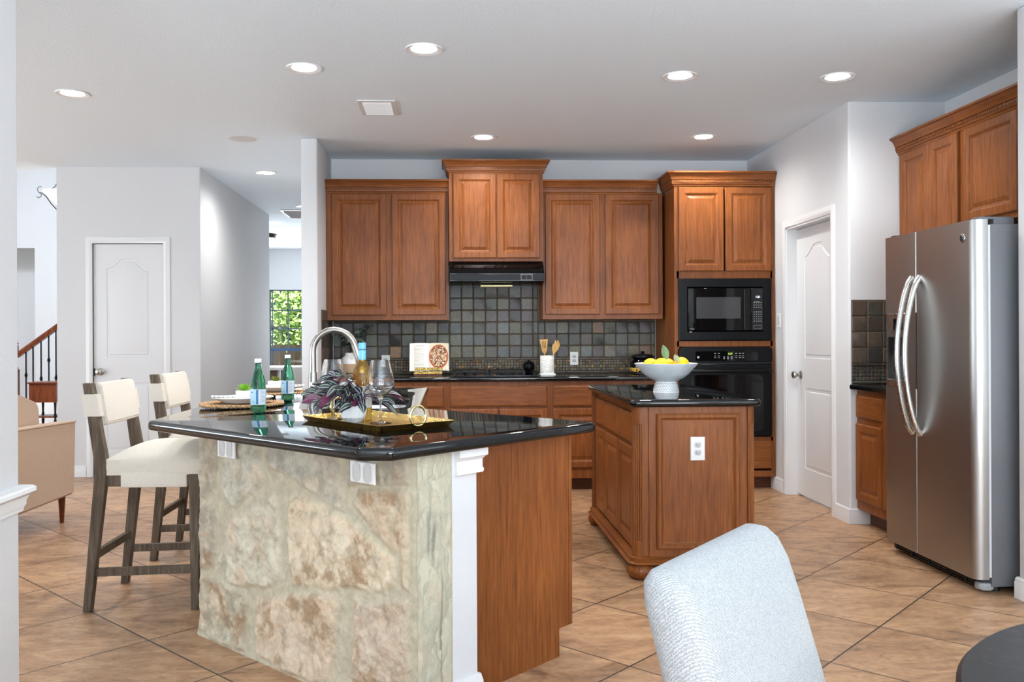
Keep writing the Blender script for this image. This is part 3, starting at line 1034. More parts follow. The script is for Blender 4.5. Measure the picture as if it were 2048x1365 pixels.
tag(ct, 'long black granite countertop along the back wall', 'countertop')

# --- backsplash: individual slate tiles on a grout bed
BROWN = [(82, 68, 58), (70, 62, 54), (90, 78, 66), (74, 72, 64), (62, 56, 54)]


def slate_color(pal=None):
    r_ = random.random()
    if pal:
        return lin(random.choice(pal))
    if r_ < 0.07:
        c = random.choice([(132, 104, 74), (124, 98, 78), (138, 118, 88)])
    elif r_ < 0.3:
        c = random.choice([(92, 90, 78), (104, 102, 84), (88, 80, 76)])
    else:
        c = random.choice([(74, 76, 76), (84, 88, 90), (92, 100, 104), (78, 82, 76), (66, 64, 64), (88, 94, 84), (98, 98, 94), (84, 78, 84)])
    k = random.uniform(0.82, 1.14)
    return lin((min(255, c[0] * k * 1.02), min(255, c[1] * k * 0.98), min(255, c[2] * k * 0.90)))


LINER = [(84, 76, 64), (78, 72, 62), (88, 78, 66)]


def tiles(mb, lay, u0, v0, u1, v1, place, th, rough=True, pal=None):
    x0, x1, z0, z1 = u0, u1, v0, v1
    if x1 - x0 < 0.006 or z1 - z0 < 0.006:
        return
    col = slate_color(pal)
    if x1 - x0 < 0.03 and not pal:
        col = tuple(min(1.0, v * q) for v, q in zip(col, (1.25, 1.12, 0.95, 1)))
    b = min(0.004, (x1 - x0) * 0.16)
    j = lambda s_: random.uniform(-s_, s_) * min(1.0, (x1 - x0) / 0.1) ** 1.5
    rings = []
    for i, y in ((0, 0), (0, th * 0.6), (b, th)):
        rg = rpoly([(x0 + i, z0 + i), (x1 - i, z0 + i), (x1 - i, z1 - i), (x0 + i, z1 - i)], min(0.01, (x1 - x0) * 0.12), 2)
        rings.append([place(p[0], p[1], y + (j(0.0012) if y == th and rough else 0)) for p in rg])
    vs, fs = mb.loops(rings, False, True)
    for f in fs:
        for l in f.loops:
            l[lay] = col


def backsplash(name, label, u0, u1, vtop, place, extra=None, u_off=0.0, pal=None):
    o = thing(name, label, 'backsplash')
    mb = MB()
    lay = mb.bm.loops.layers.float_color.new('Col')
    z = 0.914
    G = 0.006
    def grid(pit, za, zb, ua, ub, off):
        n0 = math.floor((ua - off) / pit)
        zz = za
        while zz < zb - 0.004:
            k = n0
            while off + k * pit < ub:
                tiles(mb, lay, max(ua, off + k * pit) + G / 2 * min(1, pit / 0.1 + 0.25), zz, min(ub, off + (k + 1) * pit) - G / 2 * min(1, pit / 0.1 + 0.25), min(zz + pit - G * min(1, pit / 0.1 + 0.25), zb), place, 0.009, True, pal)
                k += 1
            zz += pit
    grid(0.025, 0.936, 1.028, u0, u1, u_off)
    k = u0
    while k < u1:                                             # pencil liners
        tiles(mb, lay, k + 0.002, 0.917, min(k + 0.2, u1) - 0.002, 0.932, place, 0.012, False, pal or LINER)
        tiles(mb, lay, k + 0.002, 1.031, min(k + 0.2, u1) - 0.002, 1.047, place, 0.014, False, pal or LINER)
        k += 0.2
    if extra:
        a, b, zt = extra
        grid(0.1031, 1.0515, vtop, u0, a, u_off)
        grid(0.1031, 1.0515, zt, a, b, u_off)
        grid(0.1031, 1.0515, vtop, b, u1, u_off)
    else:
        grid(0.1031, 1.0515, vtop, u0, u1, u_off)
    mb.build('slate_tiles', M['slate'], o, sharp=30)
    mb = MB()
    def sheet(a, b, za, zb):
        mb.loops([[place(*p, y) for p in ((a, za), (b, za), (b, zb), (a, zb))] for y in (-0.0, 0.0045)])
    sheet(u0, u1, 0.9145, vtop)
    if extra:
        sheet(extra[0], extra[1], vtop, extra[2])
    mb.build('grout_bed', M['grout'], o)
    return o


backsplash('tile_backsplash', 'multicolour slate tile backsplash along the back wall behind the cooktop', XS + 0.012, 1.79, 1.371, lambda u, v, d: (u, YB - 0.0008 - d, v), (0.004, 0.768, 1.664), 0.003)
backsplash('tile_backsplash', 'narrow slate tile return on the stub wall behind the faucet', YB - 0.64, YB - 0.014, 1.452, lambda u, v, d: (XS + 0.0008 + d, u, v), None, YB - 0.64, BROWN + [(92, 76, 66), (84, 72, 64)])
backsplash('tile_backsplash', 'dark slate tile backsplash patch between pantry wall and refrigerator', 2.625, XR - 0.002, 1.464, lambda u, v, d: (u, YP - 0.0008 - d, v), None, 2.625, BROWN)

# --- range hood
h = thing('range_hood', 'black under-cabinet range hood above the cooktop', 'range hood', (0.386, YB, 1.68))
mb = MB()
prof = [(-0.002, 0.165), (-0.41, 0.165), (-0.45, 0.14), (-0.50, 0.085), (-0.518, 0.062), (-0.518, 0.0), (-0.49, -0.012), (-0.40, -0.03), (-0.30, -0.03), (-0.002, -0.012)]
mb.loops([[(x, y, z) for y, z in prof] for x in (-0.378, 0.382)])
mb.build('shell', M['black_gloss'], h, sharp=30)
box_obj('front_band', M['black_app'], (-0.376, 0.38, -0.521, -0.516, 0.008, 0.055), h, 0.002)
pl = box_obj('switch_plate', M['black_mat'], (0.195, 0.285, -0.5235, -0.521, 0.008, 0.054), h)
mb = MB()
mb.loops([rect(0.193, 0.287, 0.007, 0.055, i, -0.5238) for i in (0, 0.0025)], False, False)
mb.build('switch_plate_edge', M['panel_txt'], h)
for xx in (0.218, 0.262):
    mb = MB(); mb.lathe([(0.0, 0), (0.015, 0), (0.013, 0.014), (0, 0.015)], (xx, -0.523, 0.03), 20, Matrix.Rotation(R(90), 4, 'X')); mb.build('knob', M['black_app'], h)
mb = MB(); mb.box(-0.13, 0.13, -0.47, -0.36, -0.043, -0.028, 0.006, 2); mb.build('lamp_lens', plain('frosted_lens', (228, 216, 170), 0.3), h)

# --- gas cooktop on the countertop
g = thing('gas_cooktop', 'black gas cooktop with cast iron grates in the back countertop', 'cooktop', (0.39, 7.2, 0.914))
mb = MB(); mb.prism(rpoly([(-0.365, -0.25), (0.342, -0.25), (0.342, 0.25), (-0.365, 0.25)], 0.02), 0.0003, 0.008, 0.003); mb.build('glass_top', M['black_gloss'], g)
for gx in (-0.22, 0.08):
    gr = MB()
    for yy in (-0.2, -0.02, 0.2):
        gr.box(gx - 0.135, gx + 0.135, yy - 0.006, yy + 0.006, 0.03, 0.042, 0.002)
    for xx in (-0.135, 0.0, 0.135):
        gr.box(gx + xx - 0.006, gx + xx + 0.006, -0.2, 0.2, 0.03, 0.042, 0.002)
    for xx in (-0.13, 0.13):
        for yy in (-0.19, 0.0, 0.19):
            gr.box(gx + xx - 0.007, gx + xx + 0.007, yy - 0.007, yy + 0.007, 0.007, 0.034)
            gr.box(gx + xx * 0.5 - 0.005, gx + xx * 0.5 + 0.005, yy - 0.05, yy + 0.05, 0.036, 0.046)
    gr.build('grate', M['cast'], g)
for bx, by, br in ((-0.22, 0.11, 0.045), (-0.22, -0.11, 0.038), (0.08, 0.11, 0.038), (0.08, -0.11, 0.05)):
    mb = MB(); mb.lathe([(br * 1.2, 0.007), (br * 1.15, 0.014), (br, 0.016), (br * 0.95, 0.026), (0, 0.028)], (bx, by, 0), 24); mb.build('burner', M['cast'], g)
for k in range(4):
    mb = MB(); mb.lathe([(0.021, 0.007), (0.019, 0.028), (0, 0.029)], (0.30, -0.17 + 0.09 * k, 0), 20); mb.build('knob', M['black_app'], g)

# ================================================================== RIGHT WALL: cabinets, counter, refrigerator  (front faces world -X; local x runs toward the camera)
def rw(name, label, y_far, cat='cabinet', group=None):
    return thing(name, label, cat, (XR, y_far, 0), R(-90), group)


XF = -(XR - 2.95)      # local y of the upper carcass face
c = rw('wall_cabinet', 'tall two-door brown wall cabinet beside the pantry wall, partly behind refrigerator', YP, group='upper wall cabinets')
cab_body(c, 0.002, 0.683, XF, -0.002, 1.372, 2.418)
cab_door(c, 0.045, 0.380, 1.412, 2.405, XF); cab_door(c, 0.384, 0.681, 1.412, 2.405, XF)
crown(c, [(0.0, XF), (0.684, XF)], 2.408, 0.95)
c = rw('wall_cabinet', 'short brown cabinet right above the refrigerator', YP - 0.685, group='upper wall cabinets')
cab_body(c, 0.0, 0.93, XF, -0.002, 1.845, 2.418)
cab_door(c, 0.060, 0.528, 1.877, 2.405, XF); cab_door(c, 0.54, 0.92, 1.877, 2.405, XF)
crown(c, [(0.0, XF), (0.93, XF)], 2.408, 0.95)
c = rw('base_cabinet', 'brown base cabinet between pantry wall and refrigerator', YP)
BF = -(XR - 2.66)
cab_body(c, 0.002, 0.60, BF, -0.002, 0.1, 0.876)
box_obj('toe_kick', M['wood_d'], (0.002, 0.6, BF + 0.08, -0.05, 0, 0.1), c)
cab_drawer(c, 0.02, 0.36, 0.70, 0.845, BF); cab_door(c, 0.02, 0.36, 0.165, 0.66, BF)
cab_door(c, 0.372, 0.585, 0.165, 0.845, BF)
ct = slab('granite_countertop', [(2.612, YP - 0.001), (2.612, 4.985), (XR - 0.002, 4.985), (XR - 0.002, YP - 0.001)], [], 0.877, 0.914, 0.012, M['granite'])
tag(ct, 'short black granite countertop beside the refrigerator', 'countertop')

FX, FY0, FY1, FYM = 2.497, 4.045, 4.90, 4.562
f = thing('refrigerator', 'stainless steel side-by-side refrigerator with water dispenser', 'refrigerator', (2.85, 4.49, 0))
T0 = Matrix.Translation((-2.85, -4.49, 0))
def fb(mb, name, mat, par=None, **k):
    mb.xf(T0)
    return mb.build(name, mat, par or f, **k)
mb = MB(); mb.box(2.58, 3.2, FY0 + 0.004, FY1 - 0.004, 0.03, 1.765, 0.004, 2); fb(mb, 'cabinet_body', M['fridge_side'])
for a, b in ((FY0, FYM - 0.003), (FYM + 0.003, FY1)):
    mb = MB(); mb.box(2.564, 2.582, a + 0.006, b - 0.006, 0.075, 1.76); fb(mb, 'door_gasket', M['gasket'])
# main door with a softly rounded edge
def door_profile(a, b, ra, rb):
    pts = [(2.566, a), (2.566, b)]
    pts += [(FX + rb - rb * math.sin(R(t * 15)), b - rb + rb * math.cos(R(t * 15))) for t in range(0, 7)]
    pts += [(FX + ra - ra * math.cos(R(t * 15)), a + ra - ra * math.sin(R(t * 15))) for t in range(0, 7)]
    return pts
mb = MB(); mb.prism(door_profile(FY0, FYM - 0.0025, 0.045, 0.006), 0.065, 1.787); dfr = fb(mb, 'refrigerator_door', M['steel'], sharp=30)
DY0, DY1, DZ0, DZ1 = 4.665, 4.872, 0.945, 1.355
mb = MB()
prof = door_profile(FYM + 0.0025, FY1, 0.006, 0.02)
mb.prism(prof, 0.065, DZ0); mb.prism(prof, DZ1, 1.787)
mb.box(FX, 2.566, FYM + 0.0085, DY0, DZ0, DZ1); mb.box(FX, 2.566, DY1, FY1 - 0.02, DZ0, DZ1); mb.box(FX + 0.02, 2.566, FY1 - 0.02, FY1, DZ0, DZ1)
bmesh.ops.remove_doubles(mb.bm, verts=mb.bm.verts, dist=1e-5)
dfz = fb(mb, 'freezer_door', M['steel'], sharp=30)
disp = MB()
disp.box(FX - 0.004, FX + 0.012, DY0, DY1, 1.222, DZ1, 0.003); disp.box(FX - 0.004, FX + 0.012, DY0, DY1, DZ0, 0.985, 0.003)
disp.box(FX - 0.004, FX + 0.06, DY1 - 0.014, DY1, 0.985, 1.222); disp.box(FX - 0.004, FX + 0.06, DY0, DY0 + 0.014, 0.985, 1.222)
disp = fb(disp, 'dispenser', M['steel_l'], dfz)
mb = MB(); mb.box(FX + 0.058, FX + 0.064, DY0, DY1, 0.985, 1.222); mb.box(FX + 0.004, FX + 0.06, DY0, DY1, 0.975, 0.987); fb(mb, 'recess', plain('dispenser_recess', (62, 64, 68), 0.35, 0.3), disp)
mb = MB(); mb.box(FX - 0.006, FX - 0.003, DY0 + 0.03, DY0 + 0.125, 1.262, 1.325); fb(mb, 'display', M['black_gloss'], disp)
mb = MB(); mb.box(FX + 0.02, FX + 0.05, 4.74, 4.80, 1.12, 1.222, 0.004); fb(mb, 'paddle', M['black_mat'], disp)
for nm, y, par in (('handle', 4.522, dfr), ('handle', 4.602, dfz)):
    mb = MB()
    pts = []
    for k in range(25):
        u = k / 24
        pts.append((FX + 0.004 - 0.088 * math.sin(math.pi * u) ** 0.62, y, 0.705 + 0.84 * u))
    mb.tube(pts, [0.0175 - 0.003 * math.sin(math.pi * k / 24) for k in range(25)], 14)
    fb(mb, nm, M['steel_l'], par)
mb = MB(); mb.lathe([(0.0, 0), (0.021, 0), (0.021, 0.002), (0.018, 0.004), (0.0, 0.0045)], (FX, 4.135, 1.705), 28, Matrix.Rotation(R(-90), 4, 'Y')); em = fb(mb, 'emblem', M['chrome'], dfr)
mb = MB()
ring_ = [(FX - 0.0046, 4.135 + 0.0145 * math.cos(R(k * 15)), 1.705 + 0.0145 * math.sin(R(k * 15))) for k in range(24)]
mb.tube(ring_, 0.0011, 6, True)
for sx in (-1, 1):
    mb.tube([(FX - 0.0048, 4.135 + sx * (0.002 + 0.0045 * math.sin(R(k * 30))), 1.705 + 0.009 * math.cos(R(k * 30))) for k in range(11)], 0.001, 6)
fb(mb, 'monogram', M['slot'], em)
mb = MB(); mb.box(2.53, 2.70, FY0 + 0.01, FY0 + 0.075, 1.787, 1.80, 0.003); mb.box(2.60, 2.70, FY0 + 0.01, FY0 + 0.075, 1.76, 1.79); fb(mb, 'hinge_cover', plain('hinge_grey', (96, 98, 102), 0.5))
mb = MB(); mb.box(2.53, 2.70, FY1 - 0.075, FY1 - 0.01, 1.787, 1.80, 0.003); mb.box(2.60, 2.70, FY1 - 0.075, FY1 - 0.01, 1.76, 1.79); fb(mb, 'hinge_cover', M['black_mat'])
mb = MB()
mb.box(2.545, 2.575, FY0 + 0.06, FY1 - 0.01, 0.018, 0.06)
for k in range(3):
    mb.box(2.538, 2.546, FY0 + 0.07, FY1 - 0.02, 0.02 + k * 0.014, 0.026 + k * 0.014)
for k in range(5):
    mb.box(2.535, 2.546, FY0 + 0.14 + k * 0.165, FY0 + 0.15 + k * 0.165, 0.018, 0.06)
fb(mb, 'base_grille', M['black_mat'])
mb = MB(); mb.prism(rpoly([(2.525, FY0 + 0.02), (2.60, FY0 + 0.005), (2.60, FY0 + 0.075), (2.53, FY0 + 0.07)], 0.02), 0.012, 0.045, 0.006); fb(mb, 'grille_end_cap', plain('cap_grey', (150, 152, 152), 0.45))
for yy in (FY0 + 0.06, FY1 - 0.06):
    for xx in (2.63, 3.12):
        mb = MB(); mb.lathe([(0.022, 0.0), (0.022, 0.034)], (xx, yy, 0), 14); fb(mb, 'foot', M['black_mat'])

# ================================================================== ISLAND
i_ = thing('kitchen_island', 'brown kitchen island with fluted corners and bun feet under the lemon bowl', 'island', (1.235, 4.95, 0))
IO = Matrix.Translation((-1.235, -4.95, 0))
def ib(mb, name, mat, par=None, **k):
    mb.xf(IO)
    return mb.build(name, M[mat], par or i_, **k)
IX0, IX1, IY0, IY1 = 0.932, 1.548, 4.375, 5.70
mb = MB(); mb.box(IX0 + 0.034, IX1 - 0.02, IY0 + 0.006, IY1 - 0.006, 0.118, 0.876); ib(mb, 'body', 'wood_v')
mb = MB(); mb.box(1.008, 1.500, IY0 - 0.002, IY0 + 0.01, 0.118, 0.876); ib(mb, 'end_frame', 'wood_v')
mb = MB()
mb.loops([rect(1.045, 1.470, 0.155, 0.842, i, IY0 - 0.002 + y) for i, y in ((0, 0), (0, -0.012), (0.008, -0.017), (0.02, -0.016), (0.03, -0.006), (0.034, -0.004))])
ib(mb, 'raised_panel', 'wood_v', sharp=14)
for cx, cy, a0 in ((0.972, 4.415, 180), (1.515, 4.415, 270), (0.972, 5.66, 90), (1.515, 5.66, 0)):
    r_ = 0.044
    def quarter(rr, flute):
        pts = []
        N = 61
        for k in range(N):
            a = a0 + 90 * k / (N - 1)
            d = 0.0
            if flute:
                ph = (k / (N - 1)) * 6 + 0.0
                d = 0.0045 * (max(0, math.sin(math.pi * (ph % 1))) ** 0.7) if 0.02 < k / (N - 1) < 0.98 else 0
            pts.append((cx + (rr - d) * math.cos(R(a)), cy + (rr - d) * math.sin(R(a))))
        return [(cx, cy)] + pts
    mb = MB(); mb.prism(quarter(r_, True), 0.2, 0.79); mb.prism(quarter(r_ + 0.001, False), 0.118, 0.2); mb.prism(quarter(r_ + 0.001, False), 0.79, 0.876)
    ib(mb, 'fluted_column', 'wood_v')
    mb = MB(); n = 72
    prof = [(0.040, 0.0), (0.058, 0.012), (0.070, 0.032), (0.072, 0.045), (0.066, 0.060), (0.050, 0.076), (0.046, 0.084)]
    rings = []
    for rr, z in prof:
        rings.append([(cx + rr * (1 - 0.045 * abs(math.sin(k * math.pi / 3.0))) * math.cos(2 * math.pi * k / n), cy + rr * (1 - 0.045 * abs(math.sin(k * math.pi / 3.0))) * math.sin(2 * math.pi * k / n), z) for k in range(n)])
    mb.loops(rings)
    ib(mb, 'bun_foot', 'wood_v', sharp=60)
mb = MB(); o_ = rpoly([(IX0 - 0.002, IY0 - 0.004), (IX1 + 0.012, IY0 - 0.004), (IX1 + 0.012, IY1 + 0.004), (IX0 - 0.002, IY1 + 0.004)], 0.05, 8)
mb.sweep(o_[::-1], [(-0.03, 0.084), (-0.014, 0.084), (-0.014, 0.1), (-0.018, 0.112), (0.0, 0.118), (0.03, 0.118)], True)
ib(mb, 'base_moulding', 'wood_h', sharp=25)
for k, (a, b) in enumerate(((5.302, 5.612), (4.888, 5.288), (4.474, 4.874))):
    L = (IX0 - 1.235 + 0.034, b - 4.95, 0)
    cab_drawer(i_, 0, b - a, 0.674, 0.836, 0, rz=R(-90), loc=L)
    cab_door(i_, 0, b - a, 0.132, 0.655, 0, rz=R(-90), loc=L)
ct = slab('granite_countertop', rpoly([(0.908, 4.335), (1.583, 4.335), (1.583, 5.72), (0.908, 5.72)], 0.05, 6), [], 0.877, 0.915, 0.016, M['granite'])
tag(ct, 'black granite top of the small island with the lemon bowl on it', 'countertop')
duplex('outlet', 'white duplex outlet on the end panel of the brown island', 'outlet', (1.255, IY0 - 0.006, 0.664), (1, 0, 0), (0, 0, 1), (0, -1, 0), 0.074, 0.12)

# ================================================================== PENINSULA
ZP = 0.907
def KM(k, m):           # X+Y=k, X-Y=m
    return ((k + m) / 2, (k - m) / 2)
KS, MP, MW = 2.66, -2.86, -2.935      # stone face, drywall end, wood panel
hw = thing('stone_half_wall', 'limestone faced half wall carrying the peninsula countertop', 'half wall', (-0.6, 3.25, 0))
HT = Matrix.Translation((0.6, -3.25, 0))
def hb(mb, name, mat, par=None, **k):
    mb.xf(HT)
    return mb.build(name, mat, par or hw, **k)
cS = KM(KS, MP)                        # stone corner, nearest the camera
wS = 0.150                              # thickness of stone facing
wD = 0.118                              # drywall stud thickness
s2 = math.sqrt(0.5)
cD = (cS[0] + wS * s2, cS[1] + wS * s2)
cE = (cD[0] + wD * s2, cD[1] + wD * s2)
SL = (-1.049, KS + 1.049)               # stone left edge
mb = MB()
mb.prism([cS, cD, (-1.049 + wS, SL[1] + 0.06), (-1.049 + wS, 5.55), (-1.049, 5.55), SL], 0, ZP - 0.04)
# (core is slightly inside the modelled stone skin)
hb(mb, 'mortar_core', plain('mortar', (186, 182, 160), 0.9))
mb = MB()
mb.prism([cD, cE, (-1.049 + wS + wD, SL[1] + 0.17), (-1.049 + wS + wD, 5.55), (-1.049 + wS, 5.55), (-1.049 + wS, SL[1] + 0.06)], 0, ZP - 0.04)
hb(mb, 'drywall_end', M['wall'])
STONES = [[(0.018, 0.88), (0.165, 0.88), (0.157, 0.713), (0.127, 0.611), (0.008, 0.543)],
          [(0.192, 0.754), (0.322, 0.87), (0.454, 0.88), (0.485, 0.689), (0.253, 0.545), (0.184, 0.641)],
          [(0.49, 0.88), (0.935, 0.88), (0.964, 0.748), (0.974, 0.64), (0.891, 0.655), (0.67, 0.723), (0.515, 0.745)],
          [(0.986, 0.88), (1.30, 0.88), (1.30, 0.769), (1.131, 0.747), (1.006, 0.743)],
          [(1.055, 0.726), (1.30, 0.745), (1.30, 0.439), (1.275, 0.446), (1.259, 0.535), (1.14, 0.589), (1.035, 0.674)],
          [(0.659, 0.646), (0.74, 0.663), (1.034, 0.611), (1.225, 0.525), (1.24, 0.462), (1.177, 0.412), (0.679, 0.329), (0.646, 0.487)],
          [(0.26, 0.516), (0.564, 0.649), (0.598, 0.508), (0.618, 0.339), (0.499, 0.288), (0.209, 0.247), (0.16, 0.321)],
          [(0.008, 0.528), (0.127, 0.558), (0.139, 0.302), (0.006, 0.271)],
          [(0.0, 0.239), (0.181, 0.25), (0.358, 0.239), (0.369, 0.024), (0.276, 0.009), (0.0, 0.015)],
          [(0.474, 0.241), (0.911, 0.348), (0.94, 0.302), (0.908, 0.05), (0.865, 0.02), (0.594, 0.015), (0.447, 0.029), (0.423, 0.195)],
          [(1.037, 0.341), (1.30, 0.40), (1.30, 0.03), (1.01, 0.015)]]
SCOL = [(160, 152, 134), (184, 178, 160), (172, 166, 150), (164, 156, 138), (192, 172, 144), (206, 188, 160), (194, 186, 164), (160, 150, 132), (174, 164, 140), (198, 176, 150), (188, 168, 146)]


def sd_poly(p, poly):
    d = 1e9
    inside = False
    n = len(poly)
    for i in range(n):
        ax, ay = poly[i]; bx, by = poly[(i + 1) % n]
        ex, ey = bx - ax, by - ay
        t_ = max(0, min(1, ((p[0] - ax) * ex + (p[1] - ay) * ey) / (ex * ex + ey * ey)))
        dx, dy = p[0] - ax - ex * t_, p[1] - ay - ey * t_
        d = min(d, dx * dx + dy * dy)
        if (ay > p[1]) != (by > p[1]) and p[0] < ex * (p[1] - ay) / (ey) + ax:
            inside = not inside
    d = math.sqrt(d)
    return d if inside else -d


LEN = math.hypot(cS[0] - SL[0], cS[1] - SL[1])
mb = MB()
bm = mb.bm
lay = bm.verts.layers.float_color.new('Col')
NU, NV = 300, 190
mort = Vector(lin((182, 172, 148))[:3])
stain = [Vector(lin(c)[:3]) for c in ((150, 118, 84), (206, 176, 146), (150, 140, 122), (228, 220, 202))]
grid_ = []
H_ = ZP - 0.041
for i in range(NU + 1):
    col_ = []
    for j in range(NV + 1):
        u = LEN * i / NU
        v = H_ * j / NV
        wob = Vector((mnoise.noise((u * 9, v * 9, 3.1)), mnoise.noise((u * 9, v * 9, 8.7)))) * 0.012
        best, bi = -1, -1
        for si, poly in enumerate(STONES):
            d = sd_poly((u + wob.x, v + wob.y), poly)
            if d > best or bi < 0:
                if bi < 0 or d > best:
                    best, bi = d, si
        k = max(0.0, min(1.0, (best + 0.012) / 0.024))
        k = k * k * (3 - 2 * k)
        rough_ = mnoise.fractal((u * 11 + bi * 3, v * 11, bi * 5.0), 0.9, 2.1, 5)
        h = 0.006 + 0.009 * k + 0.010 * k * rough_ + 0.003 * mnoise.noise((u * 40, v * 40, 1))
        edge = min(u, LEN - u)
        h = h * min(1, edge / 0.02 + 0.15)
        h += 0.015 * max(0, 1 - v / 0.12) ** 2 * (1 if u < LEN else 0)
        x = SL[0] + s2 * u - s2 * h
        y = SL[1] - s2 * u - s2 * h
        vt = bm.verts.new((x, y, v))
        c = Vector(lin(SCOL[bi])[:3])
        n1 = mnoise.fractal((u * 9 + bi * 7, v * 9, 2.0), 0.7, 2.2, 6)
        n2 = mnoise.fractal((u * 7 + bi * 4, v * 6, 9.0), 0.6, 2.2, 7)
        n3 = mnoise.fractal((u * 17, v * 17, 5.0 + bi), 0.6, 2.1, 6)
        c = c.lerp(stain[1], max(0, min(0.55, n1 * 0.9)))
        c = c.lerp(stain[0], max(0, min(0.85, (n2 - 0.12) * 2.2)) if bi in (4, 5, 8, 9, 10, 7) else max(0, min(0.3, (n2 - 0.3))))
        c = c.lerp(stain[2], max(0, min(0.55, (n3 - 0.15) * 1.2)))
        c = c.lerp(stain[3], max(0, min(0.25, -n3 * 0.5)))
        mc = mort * (1 + 0.12 * mnoise.noise((u * 20, v * 20, 4)))
        km = max(0.0, min(1.0, (best + 0.014) / 0.03)) * 0.95
        cc = mc.lerp(c, km)
        vt[lay] = (max(0, cc.x), max(0, cc.y), max(0, cc.z), 1)
        col_.append(vt)
    grid_.append(col_)
for i in range(NU):
    for j in range(NV):
        bm.faces.new((grid_[i][j], grid_[i + 1][j], grid_[i + 1][j + 1], grid_[i][j + 1]))
hb(mb, 'stone_facing', M['stone'], sharp=80, fix=False)
# rough mortar return at the corner
mb = MB(); bm = mb.bm
lay = bm.verts.layers.float_color.new('Col')
g2 = []
for i in range(31):
    cl = []
    for j in range(91):
        u = -0.006 + (wS + 0.006) * i / 30
        v = H_ * j / 90
        h = 0.003 + 0.006 * mnoise.fractal((u * 16, v * 7, 3), 0.9, 2, 4) + 0.004 * mnoise.noise((u * 60, v * 30, 3))
        if i >= 29:
            h = 0.001
        wv = 0.006 * mnoise.noise((v * 9, 2.0, 1.0)) if i in (0, 1, 2) else 0
        x = cS[0] + s2 * (u + wv) + s2 * h
        y = cS[1] + s2 * (u + wv) - s2 * h
        vt = bm.verts.new((x, y, v))
        st_ = mnoise.fractal((u * 22, v * 2.2, 6), 0.9, 2, 4)
        c = Vector(lin((178, 173, 152))[:3])
        c = c.lerp(Vector(lin((120, 118, 108))[:3]), max(0, min(0.8, (st_ - 0.12) * 2.2)) if 0.03 < u < 0.1 else 0)
        c = c.lerp(stain[1], max(0, min(0.5, mnoise.noise((u * 14, v * 6, 2)) * 0.7 - 0.1)))
        vt[lay] = (*c, 1)
        cl.append(vt)
    g2.append(cl)
for i in range(30):
    for j in range(90):
        bm.faces.new((g2[i][j], g2[i + 1][j], g2[i + 1][j + 1], g2[i][j + 1]))
hb(mb, 'mortar_return', M['stone'], sharp=80, fix=False)
# cap moulding on the drywall end
def along(p, a, o):      # a along (+,+)/sqrt2, o outward (+,-)/sqrt2
    return (p[0] + s2 * a + s2 * o, p[1] + s2 * a - s2 * o)
mb = MB()
mb.sweep([along(cD, 0.012, 0), along(cD, wD + 0.006, 0), along(cD, wD + 0.006, -0.07)], [(0, 0.782), (0.014, 0.782), (0.016, 0.792), (0.012, 0.8), (0.012, 0.826), (0.02, 0.836), (0.026, 0.84), (0.026, 0.864), (0, 0.864)])
hb(mb, 'cap_moulding', M['trim'])
mb = MB()
mb.sweep([along(cD, 0.0, 0), along(cD, wD + 0.002, 0), along(cD, wD + 0.002, -0.06)], [(0, 0), (0.014, 0), (0.014, 0.075), (0.008, 0.1), (0, 0.1)])
hb(mb, 'baseboard', M['trim'])
for p, l in (((-0.868, 3.531, 0.797), 'white blank double outlet plate high on the stone wall, behind the bar stools'), ((-0.269, 2.929, 0.79), 'white blank double outlet plate on the stone wall right under the counter corner')):
    dn = 0.026
    duplex('outlet', l, 'outlet', (p[0] - s2 * dn, p[1] - s2 * dn, p[2]), (s2, -s2, 0), (0, 0, 1), (-s2, -s2, 0), 0.128, 0.072, 'cover', 'blank outlet plates on the stone wall')
# cabinet behind the half wall
pc = thing('peninsula_cabinet', 'brown cabinet end of the peninsula beside the white post', 'cabinet', (-0.3, 4.2, 0))
PT = Matrix.Translation((0.3, -4.2, 0))
def pb(mb, name, mat, **k):
    mb.xf(PT)
    return mb.build(name, M[mat], pc, **k)
KE = 3.885
pA = KM(cE[0] + cE[1] - 0.002, MW + 0.0)   # where panel meets the post
pA = (pA[0], pA[1])
pB = KM(KE, MW)
inner = (-0.165, KE + 0.165)
xb = -1.049 + wS + wD + 0.002
body = [along(pA, 0.002, -0.02), along(pB, 0, -0.02), inner, (-0.165, 5.66), (xb, 5.66), (xb, SL[1] + 0.185)]
mb = MB(); mb.prism(body, 0.1, 0.55)
top_cut = [along(pA, 0.002, -0.02), along(pB, 0, -0.02), inner, (-0.165, 5.66), (xb, 5.66), (xb, SL[1] + 0.185)]
mb2_ = [(-0.165, 3.885 + 0.165)]
mb.prism([along(pA, 0.002, -0.02), along(pB, 0, -0.02), inner, (-0.165, 4.0), (-0.46, 3.74)], 0.55, ZP - 0.04)
mb.prism([(-0.17, 4.85), (-0.165, 5.66), (xb, 5.66), (xb, 4.85)], 0.55, ZP - 0.04)
mb.box(-0.19, -0.165, 4.02, 4.86, 0.55, ZP - 0.04)
pb(mb, 'body', 'wood_v')
mb = MB(); mb.prism([along(pA, 0.02, -0.03), along(pB, -0.075, -0.03), (inner[0] - 0.05, inner[1] - 0.03), (-0.24, 5.6), (xb + 0.03, 5.6), (xb + 0.03, SL[1] + 0.22)], 0.0, 0.1); pb(mb, 'toe_kick', 'wood_d')
PL = math.hypot(pB[0] - pA[0], pB[1] - pA[1])
mb = MB()
pts = [(0, 0.0), (PL - 0.078, 0.0), (PL - 0.078, 0.108), (PL - 0.018, 0.108), (PL - 0.018, ZP - 0.04), (0, ZP - 0.04)]
mb.loops([[(*along(pA, a, o), z) for a, z in pts] for o in (-0.02, 0.0)])
pb(mb, 'end_panel', 'wood_v')
mb = MB()
